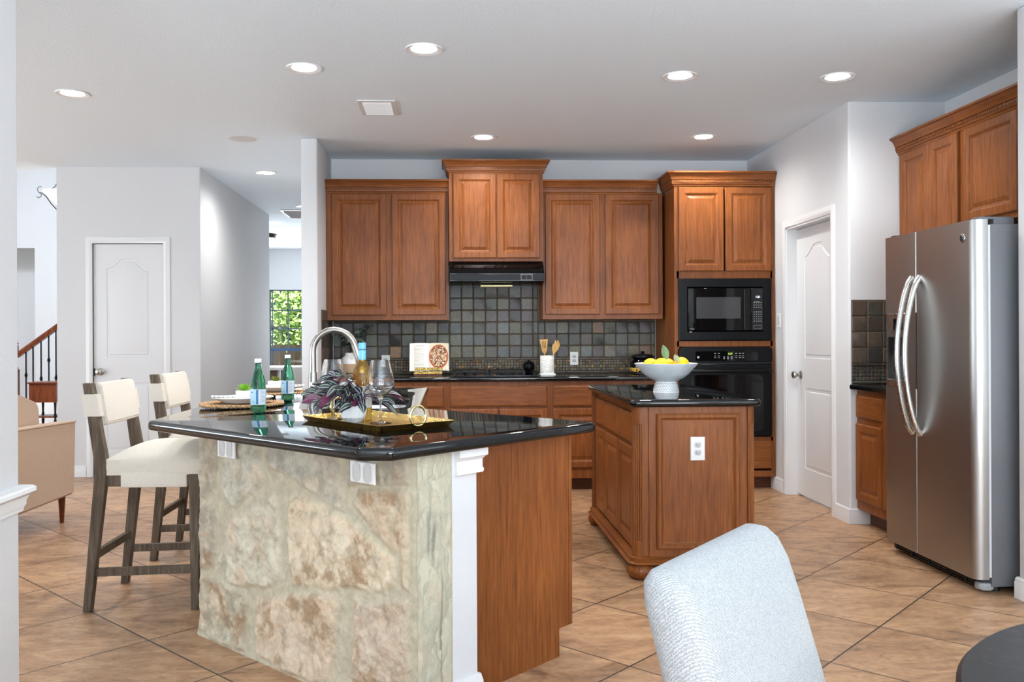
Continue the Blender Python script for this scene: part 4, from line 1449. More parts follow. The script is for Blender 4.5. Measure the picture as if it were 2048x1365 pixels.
mb.loops([[(*along(pA, a, o), z) for a, z in ((PL - 0.016, 0.108), (PL + 0.004, 0.108), (PL + 0.004, ZP - 0.04), (PL - 0.016, ZP - 0.04))] for o in (-0.02, 0.001)])
pb(mb, 'face_frame', 'wood_v')
# doors on the kitchen side of the arm, facing +X
for y0 in (4.10, 4.60, 5.10):
    w_ = 0.46
    cab_door(pc, 0, w_, 0.165, 0.655, 0, rz=R(90), loc=(-0.165 + 0.3, y0 - 4.2, 0))
    cab_drawer(pc, 0, w_, 0.672, 0.845, 0, rz=R(90), loc=(-0.165 + 0.3, y0 - 4.2, 0))

# peninsula countertop with sink cut-out
KO, MO, KI = 2.345, -2.78, 3.925
XL, XI = -1.212, -0.132
near = KM(KO, MO)
outer = [(XL, KO - XL)] + [along((near[0], near[1]), -0.0, 0)] + [KM(KI, MO), (XI, KI - XI), (XI, 5.70), (XL, 5.70)]
nx, ny = near
outer = [(XL, KO - XL), (nx - 0.06 * 1.0, ny + 0.06), (nx + 0.05, ny + 0.05), KM(KI, MO), (XI, KI - XI), (XI, 5.70), (XL, 5.70)]
outer = rpoly(outer, [0.03, 0.03, 0.03, 0.03, 0.0, 0.03, 0.0], 6)
sink_hole = rpoly([(-0.62, 4.07), (-0.215, 4.07), (-0.215, 4.77), (-0.62, 4.77)], 0.10, 8)
ct = slab('granite_countertop', outer, [sink_hole], ZP - 0.04, ZP, 0.014, M['granite'])
tag(ct, 'large angled black granite peninsula countertop with sink and faucet', 'countertop')
sk = thing('sink', 'undermount stainless sink in the peninsula countertop', 'sink', (-0.4175, 4.42, ZP))
mb = MB()
def sring(i, z):
    return [(x + 0.4175, y - 4.42, z) for x, y in rpoly([(-0.63 + i, 4.06 + i), (-0.205 - i, 4.06 + i), (-0.205 - i, 4.78 - i), (-0.63 + i, 4.78 - i)], 0.10, 8)]
mb.loops([sring(0.0, -0.0405), sring(0.006, -0.06), sring(0.012, -0.22), sring(0.05, -0.245)], False, True)
mb.build('basin', M['steel_l'], sk, fix=False)
mb = MB(); mb.lathe([(0.0, -0.243), (0.03, -0.243), (0.042, -0.240), (0.045, -0.244)], n=24); mb.build('drain', M['chrome'], sk)
fa = thing('faucet', 'tall brushed nickel gooseneck faucet on the peninsula countertop', 'faucet', (-0.736, 4.74, ZP))
mb = MB(); mb.lathe([(0.0, 0), (0.03, 0), (0.03, 0.012), (0.026, 0.02), (0.024, 0.06), (0.0225, 0.13), (0.021, 0.142), (0, 0.142)], n=28); mb.build('base', M['nickel'], fa)
mb = MB()
mb.tube([(0, 0, 0.14), (0, 0, 0.24)] + [(0.115 - 0.115 * math.cos(R(a)), 0, 0.255 + 0.115 * math.sin(R(a))) for a in range(0, 166, 9)], 0.0175, 18)
mb.build('spout', M['nickel'], fa)
a = R(162); p0 = Vector((0.115 - 0.115 * math.cos(a), 0, 0.255 + 0.115 * math.sin(a))); dv = Vector((math.sin(a), 0, math.cos(a)))
mb = MB(); mb.tube([p0 + dv * t_ for t_ in (0.0, 0.02, 0.075, 0.115, 0.12)], [0.0195, 0.020, 0.022, 0.026, 0.0235], 18); mb.build('spray_head', M['nickel'], fa)
mb = MB(); mb.tube([(0.0, -0.02, 0.075), (0.004, -0.045, 0.08)], 0.013, 12); mb.tube([(0.006, -0.04, 0.08), (0.03, -0.052, 0.086), (0.075, -0.058, 0.088), (0.10, -0.06, 0.09)], [0.008, 0.007, 0.006, 0.0065], 10); mb.build('lever', M['nickel'], fa)

# ================================================================== THINGS ON THE PENINSULA
def on(zadd=0.0):
    return ZP + zadd


# tray: oblong, hammered brass, corners at left, front and right as seen from the door
tA, tB, tC = Vector((-0.590, 3.500)), Vector((-0.243, 3.040)), Vector((-0.085, 3.325))
tx = (tB - tA).normalized()
ty = Vector((-tx.y, tx.x))
tL, tW = (tB - tA).length, 0.33
tO = tA + tx * tL / 2 + ty * tW / 2
trz = math.atan2(tx.y, tx.x)
t = NT('hammered_brass'); v = t.coords(); vo = t.n('ShaderNodeTexVoronoi', {'Vector': v, 'Scale': 95.0}); M['brass'] = t.set(col=lin((196, 164, 92)), metal=1.0, rough=0.27, normal=t.bump((vo, 0), 0.5, 0.006))
tr = thing('tray', 'hammered brass tray holding wine glasses and purple plant', 'tray', (tO.x, tO.y, ZP), trz)
mb = MB()
def trr(o_, z):
    return [(x, y, z) for x, y in rpoly([(-tL / 2 - o_, -tW / 2 - o_), (tL / 2 + o_, -tW / 2 - o_), (tL / 2 + o_, tW / 2 + o_), (-tL / 2 - o_, tW / 2 + o_)], 0.012, 3)]
mb.loops([trr(-0.016, 0.0004), trr(0.0, 0.018), trr(0.004, 0.022), trr(0.001, 0.022), trr(-0.003, 0.0185), trr(-0.018, 0.0032)])
mb.build('plate', M['brass'], tr)
for s_ in (-1, 1):
    mb = MB()
    mb.tube([(s_ * (tL / 2 - 0.004), 0.034 * math.cos(R(k * 12)) - 0.0, 0.048 + 0.036 * math.sin(R(k * 12))) for k in range(30)], 0.0052, 10, True)
    mb.build('ring_handle', plain('pale_brass', (206, 190, 140), 0.25, 1.0), tr)
TZ = ZP + 0.0042


def wineglass(x, y, z, label, sc=1.0):
    o = thing('wine_glass', label, 'wine glass', (x, y, z), 0, 'wine glasses on the brass tray')
    mb = MB()
    prof = [(0.0, 0.0), (0.042, 0.0), (0.042, 0.0015), (0.012, 0.006), (0.0045, 0.014), (0.0038, 0.05), (0.0045, 0.085), (0.012, 0.098), (0.032, 0.116), (0.054, 0.138), (0.0555, 0.146), (0.050, 0.18), (0.0355, 0.24),
            (0.0345, 0.24), (0.0488, 0.18), (0.0542, 0.146), (0.0525, 0.139), (0.031, 0.1175), (0.012, 0.102), (0.0, 0.0985)]
    mb.lathe([(r * sc, zz * sc) for r, zz in prof], n=48)
    mb.build('bowl_and_stem', M['glass'], o, sharp=60)
    return o


wineglass(-0.262, 3.33, TZ, 'clear angular wine glass at right end of the brass tray')
wineglass(-0.462, 3.50, TZ, 'clear angular wine glass at left end of the tray, behind leaves')

# wine bottle
wb = thing('wine_bottle', 'white wine bottle with light blue capsule behind the purple plant', 'bottle', (-0.345, 3.475, TZ))
M['amber'] = NT('amber_wine_glass').set(col=lin((224, 178, 84)), rough=0.02, ior=1.4, trans=0.85)
mb = MB(); mb.lathe([(0.0, 0.0), (0.034, 0.0), (0.0375, 0.006), (0.0375, 0.175), (0.034, 0.2), (0.02, 0.226), (0.0145, 0.24), (0.0138, 0.30), (0, 0.30)], n=36); mb.build('glass_body', M['amber'], wb)
mb = MB(); mb.lathe([(0.0150, 0.238), (0.0152, 0.302), (0.013, 0.306), (0.0, 0.306)], n=32, caps=False); mb.build('capsule', plain('sky_blue_foil', (112, 186, 214), 0.35), wb)
mb = MB(); mb.lathe([(0.0154, 0.276), (0.01545, 0.2785), (0.0154, 0.281)], n=32, caps=False); mb.build('capsule_seam', plain('foil_seam', (56, 104, 124), 0.4), wb)
mb = MB(); mb.lathe([(0.03765, 0.05), (0.03765, 0.135)], n=36, caps=False); mb.build('label_band', plain('cream_label', (226, 220, 206), 0.6), wb)

# purple striped plant in a white pot
po = thing('potted_plant', 'purple and silver striped trailing plant in a white pot on the tray', 'plant', (-0.372, 3.385, TZ))
mb = MB(); n = 12
prof = [(0.034, 0.0), (0.046, 0.02), (0.053, 0.05), (0.05, 0.078), (0.044, 0.082), (0.042, 0.07), (0.0, 0.068)]
mb.lathe([(0.0, 0.0)] + prof, n=n); mb.build('pot', M['ceramic'], po, sharp=12)
mb = MB(); mb.lathe([(0.0, 0.072), (0.043, 0.070)], n=20, caps=False); mb.build('soil', plain('soil', (48, 38, 30), 0.95), po)
LM = [plain('leaf_dark_purple', (44, 34, 52), 0.4), plain('leaf_silver', (158, 168, 160), 0.35), plain('leaf_green', (58, 78, 62), 0.4), plain('leaf_magenta', (96, 40, 66), 0.5), plain('stem_purple', (92, 56, 72), 0.5)]
rnd = random.Random(5)
fo, st_ = MB(), MB()
st_.mi = 0
KEEP = [(-0.345 + 0.372, 3.475 - 3.385, 0.05, -1), (-0.262 + 0.372, 3.33 - 3.385, 0.062, 0.10), (-0.262 + 0.372, 3.33 - 3.385, 0.014, -1), (-0.462 + 0.372, 3.50 - 3.385, 0.064, 0.08), (-0.462 + 0.372, 3.50 - 3.385, 0.014, -1)]
def clear_of(q):
    return all(math.hypot(q.x - kx, q.y - ky) > kr or q.z < kz for kx, ky, kr, kz in KEEP) and q.z > 0.012
for k in range(40):
    a = 2 * math.pi * k / 40 * 3 + rnd.uniform(-0.3, 0.3)
    hgt = rnd.uniform(0.02, 0.105)
    ln = rnd.uniform(0.02, 0.125)
    p0 = Vector((0.02 * math.cos(a), 0.02 * math.sin(a), 0.075))
    p1 = p0 + Vector((math.cos(a) * ln * 0.6, math.sin(a) * ln * 0.6, hgt))
    p2 = p0 + Vector((math.cos(a) * ln, math.sin(a) * ln, hgt * 0.75 - ln * 0.25))
    if not (clear_of(p1) and clear_of(p2)):
        continue
    st_.tube([p0, (p0 + p1) / 2 + Vector((0, 0, 0.012)), p1, p2], 0.0022, 6)
    for q, nl in ((p1, 2), (p2, 2)):
        for j in range(nl):
            b = a + rnd.uniform(-0.9, 0.9)
            el = rnd.uniform(-0.3, 0.75)
            d = Vector((math.cos(b) * math.cos(el), math.sin(b) * math.cos(el), math.sin(el)))
            und = rnd.random() < 0.14
            L_ = rnd.uniform(0.05, 0.078)
            dr_ = rnd.uniform(0.2, 0.7)
            if not all(clear_of(q + d * (L_ * t_) - Vector((0, 0, dr_ * L_ * t_ * t_))) for t_ in (0, 0.25, 0.5, 0.75, 1.0)):
                continue
            cols = (3,) * 8 if und else rnd.choice([(0, 0, 1, 0, 0, 1, 0, 0), (0, 0, 1, 2, 2, 1, 0, 0), (0, 2, 1, 0, 0, 1, 2, 0)])
            leaf(fo, q, d, (math.cos(b) * 0.9 + rnd.uniform(-0.3, 0.3), math.sin(b) * 0.9 - 0.35, 0.45), L_, L_ * 0.5, dr_, cols, 6, 0.22)
fo.build('foliage', LM, po, sharp=70, fix=False)
st_.build('stems', LM[4], po)

# mineral water bottles
M['green_glass'] = NT('green_tinted_glass').set(col=lin((92, 170, 140)), rough=0.02, ior=1.3, trans=0.9)
M['wlabel'] = plain('pale_blue_label', (176, 210, 226), 0.5)
M['wlabel2'] = plain('label_blue', (62, 116, 158), 0.5)
M['wlabel3'] = plain('label_white', (232, 236, 238), 0.5)


def water(x, y, label, sc):
    o = thing('water_bottle', label, 'bottle', (x, y, ZP), R(-8), 'green mineral water bottles')
    mb = MB()
    mb.lathe([(0.0, 0.004), (0.02, 0.0), (0.031, 0.003), (0.0335, 0.015), (0.0335, 0.11), (0.030, 0.14), (0.0195, 0.178), (0.0135, 0.20), (0.0132, 0.218), (0, 0.218)], n=36)
    mb.build('glass_body', M['green_glass'], o)
    mb = MB(); mb.lathe([(0.0336, 0.036), (0.0341, 0.037), (0.0341, 0.103), (0.0336, 0.104)], n=48, caps=False)
    lb = mb.build('label_band', M['wlabel'], o)
    def patch(nm, a0, a1, z0, z1, mat, rr=0.0344):
        m2 = MB()
        K = max(2, int((a1 - a0) / 6))
        ps = [(rr * math.cos(R(a0 + (a1 - a0) * k / K)), rr * math.sin(R(a0 + (a1 - a0) * k / K))) for k in range(K + 1)]
        for p, q in zip(ps, ps[1:]):
            m2._add([(p[0], p[1], z0), (q[0], q[1], z0), (q[0], q[1], z1), (p[0], p[1], z1)], [(0, 1, 2, 3)])
        return m2.build(nm, mat, lb, fix=False)
    patch('label_stripe', -86, -70, 0.038, 0.102, M['wlabel2'])
    patch('label_panel', -66, -16, 0.038, 0.102, M['wlabel3'])
    m2 = MB()
    for k in range(13):
        a0 = -62
        z = 0.097 - k * 0.0044
        rr = 0.0347
        ln = 40 if k % 4 else 26
        ps = [(rr * math.cos(R(a0 + ln * q / 5)), rr * math.sin(R(a0 + ln * q / 5))) for q in range(6)]
        for p, q in zip(ps, ps[1:]):
            m2._add([(p[0], p[1], z), (q[0], q[1], z), (q[0], q[1], z + 0.0014), (p[0], p[1], z + 0.0014)], [(0, 1, 2, 3)])
    m2.build('label_lines', plain('label_print', (126, 140, 152), 0.6), lb, fix=False)
    patch('label_mark', -128, -112, 0.088, 0.093, M['wlabel2'])
    patch('label_mark', -112, -106, 0.046, 0.052, M['wlabel2'])
    for z in (0.0365, 0.1025):
        m2 = MB(); m2.lathe([(0.0345, z - 0.0008), (0.0345, z + 0.0008)], n=40, caps=False); m2.build('label_edge', M['wlabel3'], lb)
    mb = MB(); mb.lathe([(0.0, 0.238), (0.0138, 0.238), (0.0155, 0.235), (0.0155, 0.222), (0.0150, 0.2205), (0, 0.2205)], n=30); mb.build('cap', M['ceramic'], o)
    mb = MB(); mb.lathe([(0.0142, 0.2165), (0.0145, 0.2195)], n=24, caps=False); mb.build('cap_ring', M['iron'], o)
    return o


water(-0.846, 3.90, 'green mineral water bottle nearer the camera, before the placemat and plate', 1)
water(-0.852, 4.64, 'green mineral water bottle farther back, beside the window view', 1)

# place settings
M['seagrass'] = NT('seagrass')
t = M['seagrass']; v = t.coords((1, 1, 1)); n1 = t.noise(v, 120, 4, 0.7); c = t.ramp((n1, 0), [(0.3, lin((120, 86, 56))), (0.5, lin((186, 146, 104))), (0.7, lin((216, 186, 144)))])
M['seagrass'] = t.set(col=c, rough=0.9, normal=t.bump((n1, 0), 0.6, 0.004))
mat_me = None


def placemat(x, y, label):
    global mat_me
    if mat_me is None:
        mb = MB()
        pts, rr = [], []
        turns = 12
        for k in range(turns * 40):
            a = 2 * math.pi * k / 40
            r = 0.012 + 0.0148 * (k / 40)
            if r > 0.186:
                break
            b = 0.0016 * math.sin(a * (10 + r * 160))
            pts.append((r * math.cos(a), r * math.sin(a), 0.0095 + b))
            rr.append(0.0075 + 0.0014 * math.sin(a * 9 + r * 300))
        mb.tube(pts, [min(0.0058 + 0.0008 * math.sin(i * 0.9), 0.0066) for i in range(len(pts))], 7)
        for ph in (0, 1):
            edge = []
            for k in range(240):
                a = 2 * math.pi * k / 240
                w_ = 0.006 * math.sin(a * 30 + ph * math.pi)
                edge.append(((0.19 + w_) * math.cos(a), (0.19 + w_) * math.sin(a), 0.0105 + 0.0035 * math.cos(a * 30 + ph * math.pi)))
            mb.tube(edge, 0.0052, 7, True)
        o = mb.build('placemat', M['seagrass'], None, (x, y, ZP), sharp=80)
        mat_me = o.data
    else:
        o = link('placemat', mat_me, None, (x, y, ZP), 0.7)
    return tag(o, label, 'placemat', 'woven placemats on the peninsula')


def plate(x, y, z, label, r=0.145):
    o = thing('dinner_plate', label, 'plate', (x, y, z), 0, 'white dinner plates')
    mb = MB()
    mb.lathe([(0.0, 0.0), (r * 0.60, 0.0), (r * 0.63, 0.004), (r * 0.9, 0.018), (r, 0.026), (r * 0.995, 0.0285), (r * 0.88, 0.0225), (r * 0.62, 0.009), (0, 0.0075)], n=56)
    mb.build('dish', M['porcelain'], o, sharp=60)
    return o


def succulent(x, y, z, label, pot_label, lc, sz, rz):
    o = thing('succulent', label, 'plant', (x, y, z), rz, 'small succulents in white square pots')
    mb = MB()
    def sq(h, zz):
        return [(a, b, zz) for a, b in rpoly([(-h, -h), (h, -h), (h, h), (-h, h)], 0.004, 3)]
    mb.loops([sq(0.0325, 0.0), sq(0.035, 0.003), sq(0.0365, 0.05), sq(0.033, 0.05), sq(0.032, 0.044)])
    mb.build('pot', M['ceramic'], o)
    f_ = MB()
    rn = random.Random(int(x * 1000))
    for ring, (cnt, el, L) in enumerate(((11, 0.35, 0.045), (9, 0.8, 0.042), (6, 1.2, 0.034))):
        for k in range(cnt):
            a = 2 * math.pi * (k + 0.5 * ring) / cnt + rn.uniform(-0.15, 0.15)
            e = el + rn.uniform(-0.12, 0.12)
            leaf(f_, (0.004 * math.cos(a), 0.004 * math.sin(a), 0.046), (math.cos(a) * math.cos(e), math.sin(a) * math.cos(e), math.sin(e)), (0, 0, 1), L * sz, 0.013, -0.1, (0, 0), 5, 0.5)
    f_.build('rosette', lc, o, sharp=80, fix=False)
    return o


def napkin(x, y, z, label, rz, stripe):
    o = thing('napkin', label, 'napkin', (x, y, z), rz, 'folded cloth napkins on the plates')
    mb = MB()
    N, Mm = 26, 10
    gr = []
    for i in range(N + 1):
        row = []
        for j in range(Mm + 1):
            u, v = i / N, j / Mm
            xx = -0.055 + 0.11 * u
            yy = (-0.03 + 0.06 * v) * (1.15 - 0.35 * u)
            zz = 0.004 + 0.010 * abs(math.sin(v * math.pi * 2.5 + 0.6)) * (0.5 + 0.6 * u)
            row.append(mb.bm.verts.new((xx, yy, zz)))
        gr.append(row)
    for i in range(N):
        for j in range(Mm):
            f_ = mb.bm.faces.new((gr[i][j], gr[i + 1][j], gr[i + 1][j + 1], gr[i][j + 1]))
            f_.material_index = 1 if (i % 5 == 2) else 0
    ext = bmesh.ops.extrude_face_region(mb.bm, geom=mb.bm.faces[:])
    for v in [g for g in ext['geom'] if isinstance(g, bmesh.types.BMVert)]:
        v.co.z += 0.003
    mb.build('cloth', [M['napk'], stripe], o, sharp=70)
    return o


M['napk'] = plain('white_cotton', (232, 231, 228), 0.9)
gstripe = plain('grey_stripe', (150, 152, 152), 0.9)
dstripe = plain('dark_stripe', (66, 54, 48), 0.9)
MZ = ZP + 0.0185
placemat(-1.005, 4.27, 'round woven seagrass placemat nearer the camera, under the first plate')
plate(-0.997, 4.255, MZ, 'white dinner plate nearer the camera, with bright green succulent')
succulent(-0.985, 4.235, MZ + 0.0095, 'bright green succulent in white square pot, nearer the camera', '', plain('lime_leaf', (132, 186, 40), 0.5), 1.0, R(6))
napkin(-1.085, 4.235, MZ + 0.018, 'grey striped white napkin on the nearer plate', R(190), gstripe)
placemat(-1.005, 5.13, 'round woven seagrass placemat farther back, under the second plate')
plate(-1.005, 5.14, MZ, 'white dinner plate farther back, before the window view')
succulent(-1.010, 5.115, MZ + 0.0095, 'olive green succulent in white square pot on the farther plate', '', plain('olive_leaf', (118, 126, 36), 0.5), 0.8, R(-4))
napkin(-0.905, 5.125, MZ + 0.019, 'dark striped napkin on the farther plate', R(18), dstripe)

# ================================================================== THINGS ON THE ISLAND AND BACK COUNTER
bw = thing('pedestal_bowl', 'grey white pedestal bowl with dotted foot on the island, full of lemons', 'bowl', (1.236, 4.93, 0.915))
t = NT('speckled_glaze'); v = t.coords(); n1 = t.noise(v, 9, 5, 0.6); n2 = t.n('ShaderNodeTexVoronoi', {'Vector': v, 'Scale': 46.0})
c = t.ramp((n1, 0), [(0.35, lin((206, 214, 217))), (0.65, lin((228, 231, 231)))]); d = t.ramp((n2, 0), [(0.0, (0.25, 0.25, 0.27)), (0.045, (1, 1, 1))]); M['glaze'] = t.set(col=t.mix(0.55, c, d, 'MULTIPLY'), rough=0.28)
mb = MB(); mb.lathe([(0.052, 0.058), (0.072, 0.068), (0.10, 0.082), (0.13, 0.106), (0.152, 0.132), (0.178, 0.160), (0.18, 0.164), (0.174, 0.165), (0.146, 0.136), (0.122, 0.11), (0.09, 0.088), (0.0, 0.072)], n=64, caps=False); mb.build('bowl', M['glaze'], bw, sharp=60)
mb = MB(); mb.lathe([(0.0, 0.0), (0.073, 0.0), (0.073, 0.004), (0.070, 0.02), (0.064, 0.045), (0.058, 0.060), (0.0, 0.062)], n=48); ft = mb.build('foot', M['ceramic'], bw)
mb = MB()
for row in range(6):
    z = 0.009 + row * 0.0085
    r_ = 0.0728 - 0.0002 * row - 0.0036 * max(0, row - 1)
    r_ = [0.0724, 0.0712, 0.0695, 0.067, 0.0645, 0.0615][row]
    for k in range(34):
        a = 2 * math.pi * (k + 0.5 * (row % 2)) / 34
        cx_, cy_ = r_ * math.cos(a), r_ * math.sin(a)
        st0 = len(mb.bm.verts)
        mb.box(-0.0012, 0.0014, -0.0026, 0.0026, -0.0017, 0.0017)
        mb.xf(Matrix.Translation((cx_, cy_, z)) @ Matrix.Rotation(a, 4, 'Z'), st0)
mb.build('dot_pattern', plain('glaze_dots', (112, 122, 130), 0.5), ft)
t = NT('lemon_peel'); v = t.coords(); n1 = t.noise(v, 160, 2, 0.5); M['lemon'] = t.set(col=lin((246, 190, 14)), rough=0.38, normal=t.bump((n1, 0), 0.35, 0.002), sss=0.0)
lem = [(-0.036, -0.05, 0.152, 0.0, 'big lemon at the left front of the bowl, under an upright leaf', 1), (0.084, -0.02, 0.156, 1.2, 'lemon at the right of the bowl, beside the pale leaves', 1),
       (-0.075, 0.055, 0.148, 2.2, 'lemon low at the left rim of the bowl', 0), (0.03, 0.085, 0.146, 0.5, 'lemon at the back of the bowl', 0)]
leafm = plain('lemon_leaf', (108, 136, 88), 0.5)
leafp = plain('lemon_leaf_pale', (158, 164, 128), 0.5)
for k, (x, y, z, a, l, lf) in enumerate(lem):
    o = thing('lemon', l, 'lemon', (1.236 + x, 4.93 + y, 0.915 + z), a, 'lemons in the pedestal bowl')
    mb = MB(); L = 0.054
    prof = [(0.0, -L)] + [(0.044 * math.cos(R(q)) ** 0.9, (L - 0.008) * math.sin(R(q))) for q in range(-80, 81, 10)] + [(0.005, L - 0.004), (0.0, L)]
    mb.lathe(prof, n=32, mat4=Matrix.Rotation(R(90), 4, 'Y') @ Matrix.Rotation(R(10), 4, 'X')); mb.build('fruit', M['lemon'], o, sharp=80)
    if lf:
        inv = Matrix.Rotation(-a, 4, 'Z')
        mb = MB()
        if k == 0:
            leaf(mb, inv @ Vector((0.03, 0.0, 0.036)), inv @ Vector((-0.35, -0.05, 0.95)), inv @ Vector((0.0, -1, 0.2)), 0.07, 0.045, -0.25, (0, 0), 6, 0.2)
            mb.tube([inv @ Vector(p) for p in ((0.028, 0, 0.03), (0.031, 0, 0.042))], 0.0015, 6)
        else:
            for dx, e, yy in ((-0.06, 0.9, -0.01), (-0.052, 0.5, -0.03)):
                leaf(mb, inv @ Vector((-0.022, yy, 0.012)), inv @ Vector((dx * 7, -0.2, e)), inv @ Vector((0.0, -1, 0.3)), 0.06, 0.035, 0.1, (0, 0), 6, 0.25)
        mb.build('leaf', leafm if k == 0 else leafp, o, sharp=80, fix=False)

# cookbook on a stand
bs = thing('cookbook_stand', 'low brown wooden easel with brass bars on the back counter', 'book stand', (-0.165, 7.16, 0.914))
mb = MB(); mb.box(-0.125, 0.105, -0.05, 0.1, 0.0, 0.014, 0.002); mb.box(-0.125, 0.105, -0.055, -0.035, 0.014, 0.044, 0.002); mb.build('wooden_base', M['wood_red'], bs)
for z0 in (0.018, 0.034):
    mb = MB(); mb.box(-0.126, 0.106, -0.0565, -0.0545, z0, z0 + 0.006); mb.build('brass_strip', M['brass'], bs)
mb = MB(); mb.box(-0.112, 0.108, -0.068, -0.056, 0.048, 0.068, 0.002); mb.box(-0.112, 0.108, -0.056, 0.012, 0.026, 0.033); mb.build('ledge_bar', M['brass'], bs)
mb = MB(); mb.bar((0.0, 0.028, 0.016), (0.0, 0.095, 0.26), 0.16, 0.008, (0, 1, 0)); mb.build('back_rest', M['wood_red'], bs)
bk = thing('cookbook', 'open cookbook with granola bowl photo standing on the easel', 'book', (-0.165, 7.15, 0.952))
TB = Matrix.Rotation(R(-16), 4, 'X')
paper = plain('book_paper', (236, 232, 222), 0.8)
def page(sgn, nm):
    mb = MB()
    W_, H2 = 0.158, 0.235
    N = 12
    fr_, bk_ = [], []
    for i in range(N + 1):
        u = i / N
        x = sgn * W_ * u
        y = -0.012 * math.sin(math.pi * min(1, u * 1.1)) ** 0.8 - 0.006
        fr_.append((x, y))
    pts = fr_ + [(sgn * (W_ + 0.006), 0.012), (0, 0.012)]
    mb.loops([[(x, y, z) for x, y in pts] for z in (0.0, H2)])
    mb.xf(TB)
    return mb.build(nm, paper, bk)
pl_ = page(-1, 'text_page'); pr_ = page(1, 'photo_page')
mb = MB()
for k in range(17):
    z = 0.212 - k * 0.0115
    ln = 0.082 if k % 6 != 5 else 0.05
    if k in (0, 3):
        ln = 0.06
    x0 = -0.125 + (0.02 if k < 1 else 0)
    mb.box(x0, x0 + ln, -0.0187, -0.0180, z, z + 0.0024)
mb.xf(TB); mb.build('printed_lines', plain('grey_print', (176, 172, 164), 0.8), pl_)
def disc(nm, r, y, mat, par, cx=0.078, cz=0.118, n=32, sx=0.78):
    mb = MB(); mb.loops([[(cx + r * sx * math.cos(2 * math.pi * k / n), yy, cz + r * math.sin(2 * math.pi * k / n)) for k in range(n)] for yy in (y + 0.0006, y)])
    mb.xf(TB); return mb.build(nm, mat, par)
mb = MB(); mb.box(0.008, 0.152, -0.0196, -0.0185, 0.004, 0.231); mb.xf(TB); ph = mb.build('photo', plain('photo_cloth', (232, 214, 186), 0.6), pr_)
disc('photo_bowl', 0.102, -0.0204, plain('photo_terracotta', (188, 102, 60), 0.6), ph)
disc('photo_bowl', 0.092, -0.0210, plain('photo_granola_dark', (140, 78, 42), 0.6), ph)
rn = random.Random(3)
gm = [plain('photo_oat', (226, 196, 150), 0.6), plain('photo_nut', (176, 112, 58), 0.6), plain('photo_berry', (92, 44, 32), 0.6), plain('photo_white', (240, 230, 212), 0.6)]
mb = MB()
for k in range(280):
    r_, a = 0.086 * math.sqrt(rn.random()), rn.random() * 6.283
    cx_, cz_ = 0.078 + r_ * 0.78 * math.cos(a), 0.118 + r_ * math.sin(a)
    q = rn.uniform(0.003, 0.0068)
    mb.mi = rn.choice([0, 0, 1, 2, 3, 3])
    b0 = rn.random() * 6
    mb.loops([[(cx_ + q * math.cos(b0 + j * 1.2566), yy, cz_ + q * math.sin(b0 + j * 1.2566)) for j in range(5)] for yy in (-0.0208, -0.0213 - 0.000004 * k)])
mb.xf(TB); mb.build('photo_granola', gm, ph, fix=False)

# utensil crock and wooden utensils
uc = thing('utensil_crock', 'white textured utensil crock on a small coaster, right of the cooktop', 'crock', (0.808, 7.18, 0.914))
t = NT('textured_ceramic'); v = t.coords((1, 1, 1)); vo = t.n('ShaderNodeTexVoronoi', {'Vector': v, 'Scale': 70.0}); M['tex_cer'] = t.set(col=lin((232, 230, 224)), rough=0.5, normal=t.bump((vo, 0), 0.8, 0.006))
mb = MB(); mb.lathe([(0.0, 0.012), (0.056, 0.012), (0.058, 0.02), (0.058, 0.156), (0.056, 0.16), (0.052, 0.158), (0.051, 0.03), (0, 0.028)], n=40); mb.build('jar', M['tex_cer'], uc)
mb = MB(); mb.prism(rpoly([(-0.065, -0.065), (0.065, -0.065), (0.065, 0.065), (-0.065, 0.065)], 0.008), 0.0005, 0.012, 0.002); mb.build('coaster', M['porcelain'], uc)
us = thing('slotted_spatula', 'bamboo slotted spatula standing in the white crock', 'utensil', (0.795, 7.185, 0.946))
mb = MB(); T1 = Matrix.Rotation(R(-3), 4, 'Y')
mb.bar((0, 0, 0), (0, 0, 0.17), 0.014, 0.007, (1, 0, 0))
ol = [(-0.02, 0.165), (-0.007, 0.145), (0.007, 0.145), (0.02, 0.165), (0.034, 0.262), (-0.034, 0.262)]
bm0 = mb.bm
def ring2(bm_, pts, y):
    vs = [bm_.verts.new((p[0], y, p[1])) for p in pts]
    return vs, [bm_.edges.new((vs[i], vs[(i + 1) % len(vs)])) for i in range(len(vs))]
for y in (-0.004, 0.004):
    vo_, ee = ring2(bm0, ol, y)
    for sx in (-0.013, 0.0, 0.013):
        _, e2 = ring2(bm0, [(sx * 0.8 - 0.0025, 0.19), (sx * 0.8 + 0.0025, 0.19), (sx + 0.0025, 0.245), (sx - 0.0025, 0.245)], y)
        ee += e2
    bmesh.ops.triangle_fill(bm0, use_beauty=True, edges=ee, normal=(0, -1, 0))
n0 = len(ol)
mb._add([(p[0], -0.004, p[1]) for p in ol] + [(p[0], 0.004, p[1]) for p in ol], [(i, (i + 1) % n0, n0 + (i + 1) % n0, n0 + i) for i in range(n0)])
mb.xf(T1); mb.build('blade_and_handle', M['wood_lt'], us, sharp=30)
us = thing('wooden_fork', 'bamboo salad fork leaning right in the white crock', 'utensil', (0.822, 7.185, 0.946))
mb = MB(); T1 = Matrix.Rotation(R(16), 4, 'Y')
mb.bar((0, 0, 0), (0, 0, 0.17), 0.013, 0.008, (1, 0, 0))
ol = [(-0.006, 0.15), (0.006, 0.15), (0.026, 0.19), (0.031, 0.225), (0.022, 0.258), (0.017, 0.232), (0.012, 0.264), (0.002, 0.268), (-0.003, 0.234), (-0.008, 0.266), (-0.018, 0.256), (-0.02, 0.228), (-0.028, 0.222), (-0.024, 0.188)]
mb.loops([[(p[0], y, p[1]) for p in ol] for y in (-0.0035, 0.0035)])
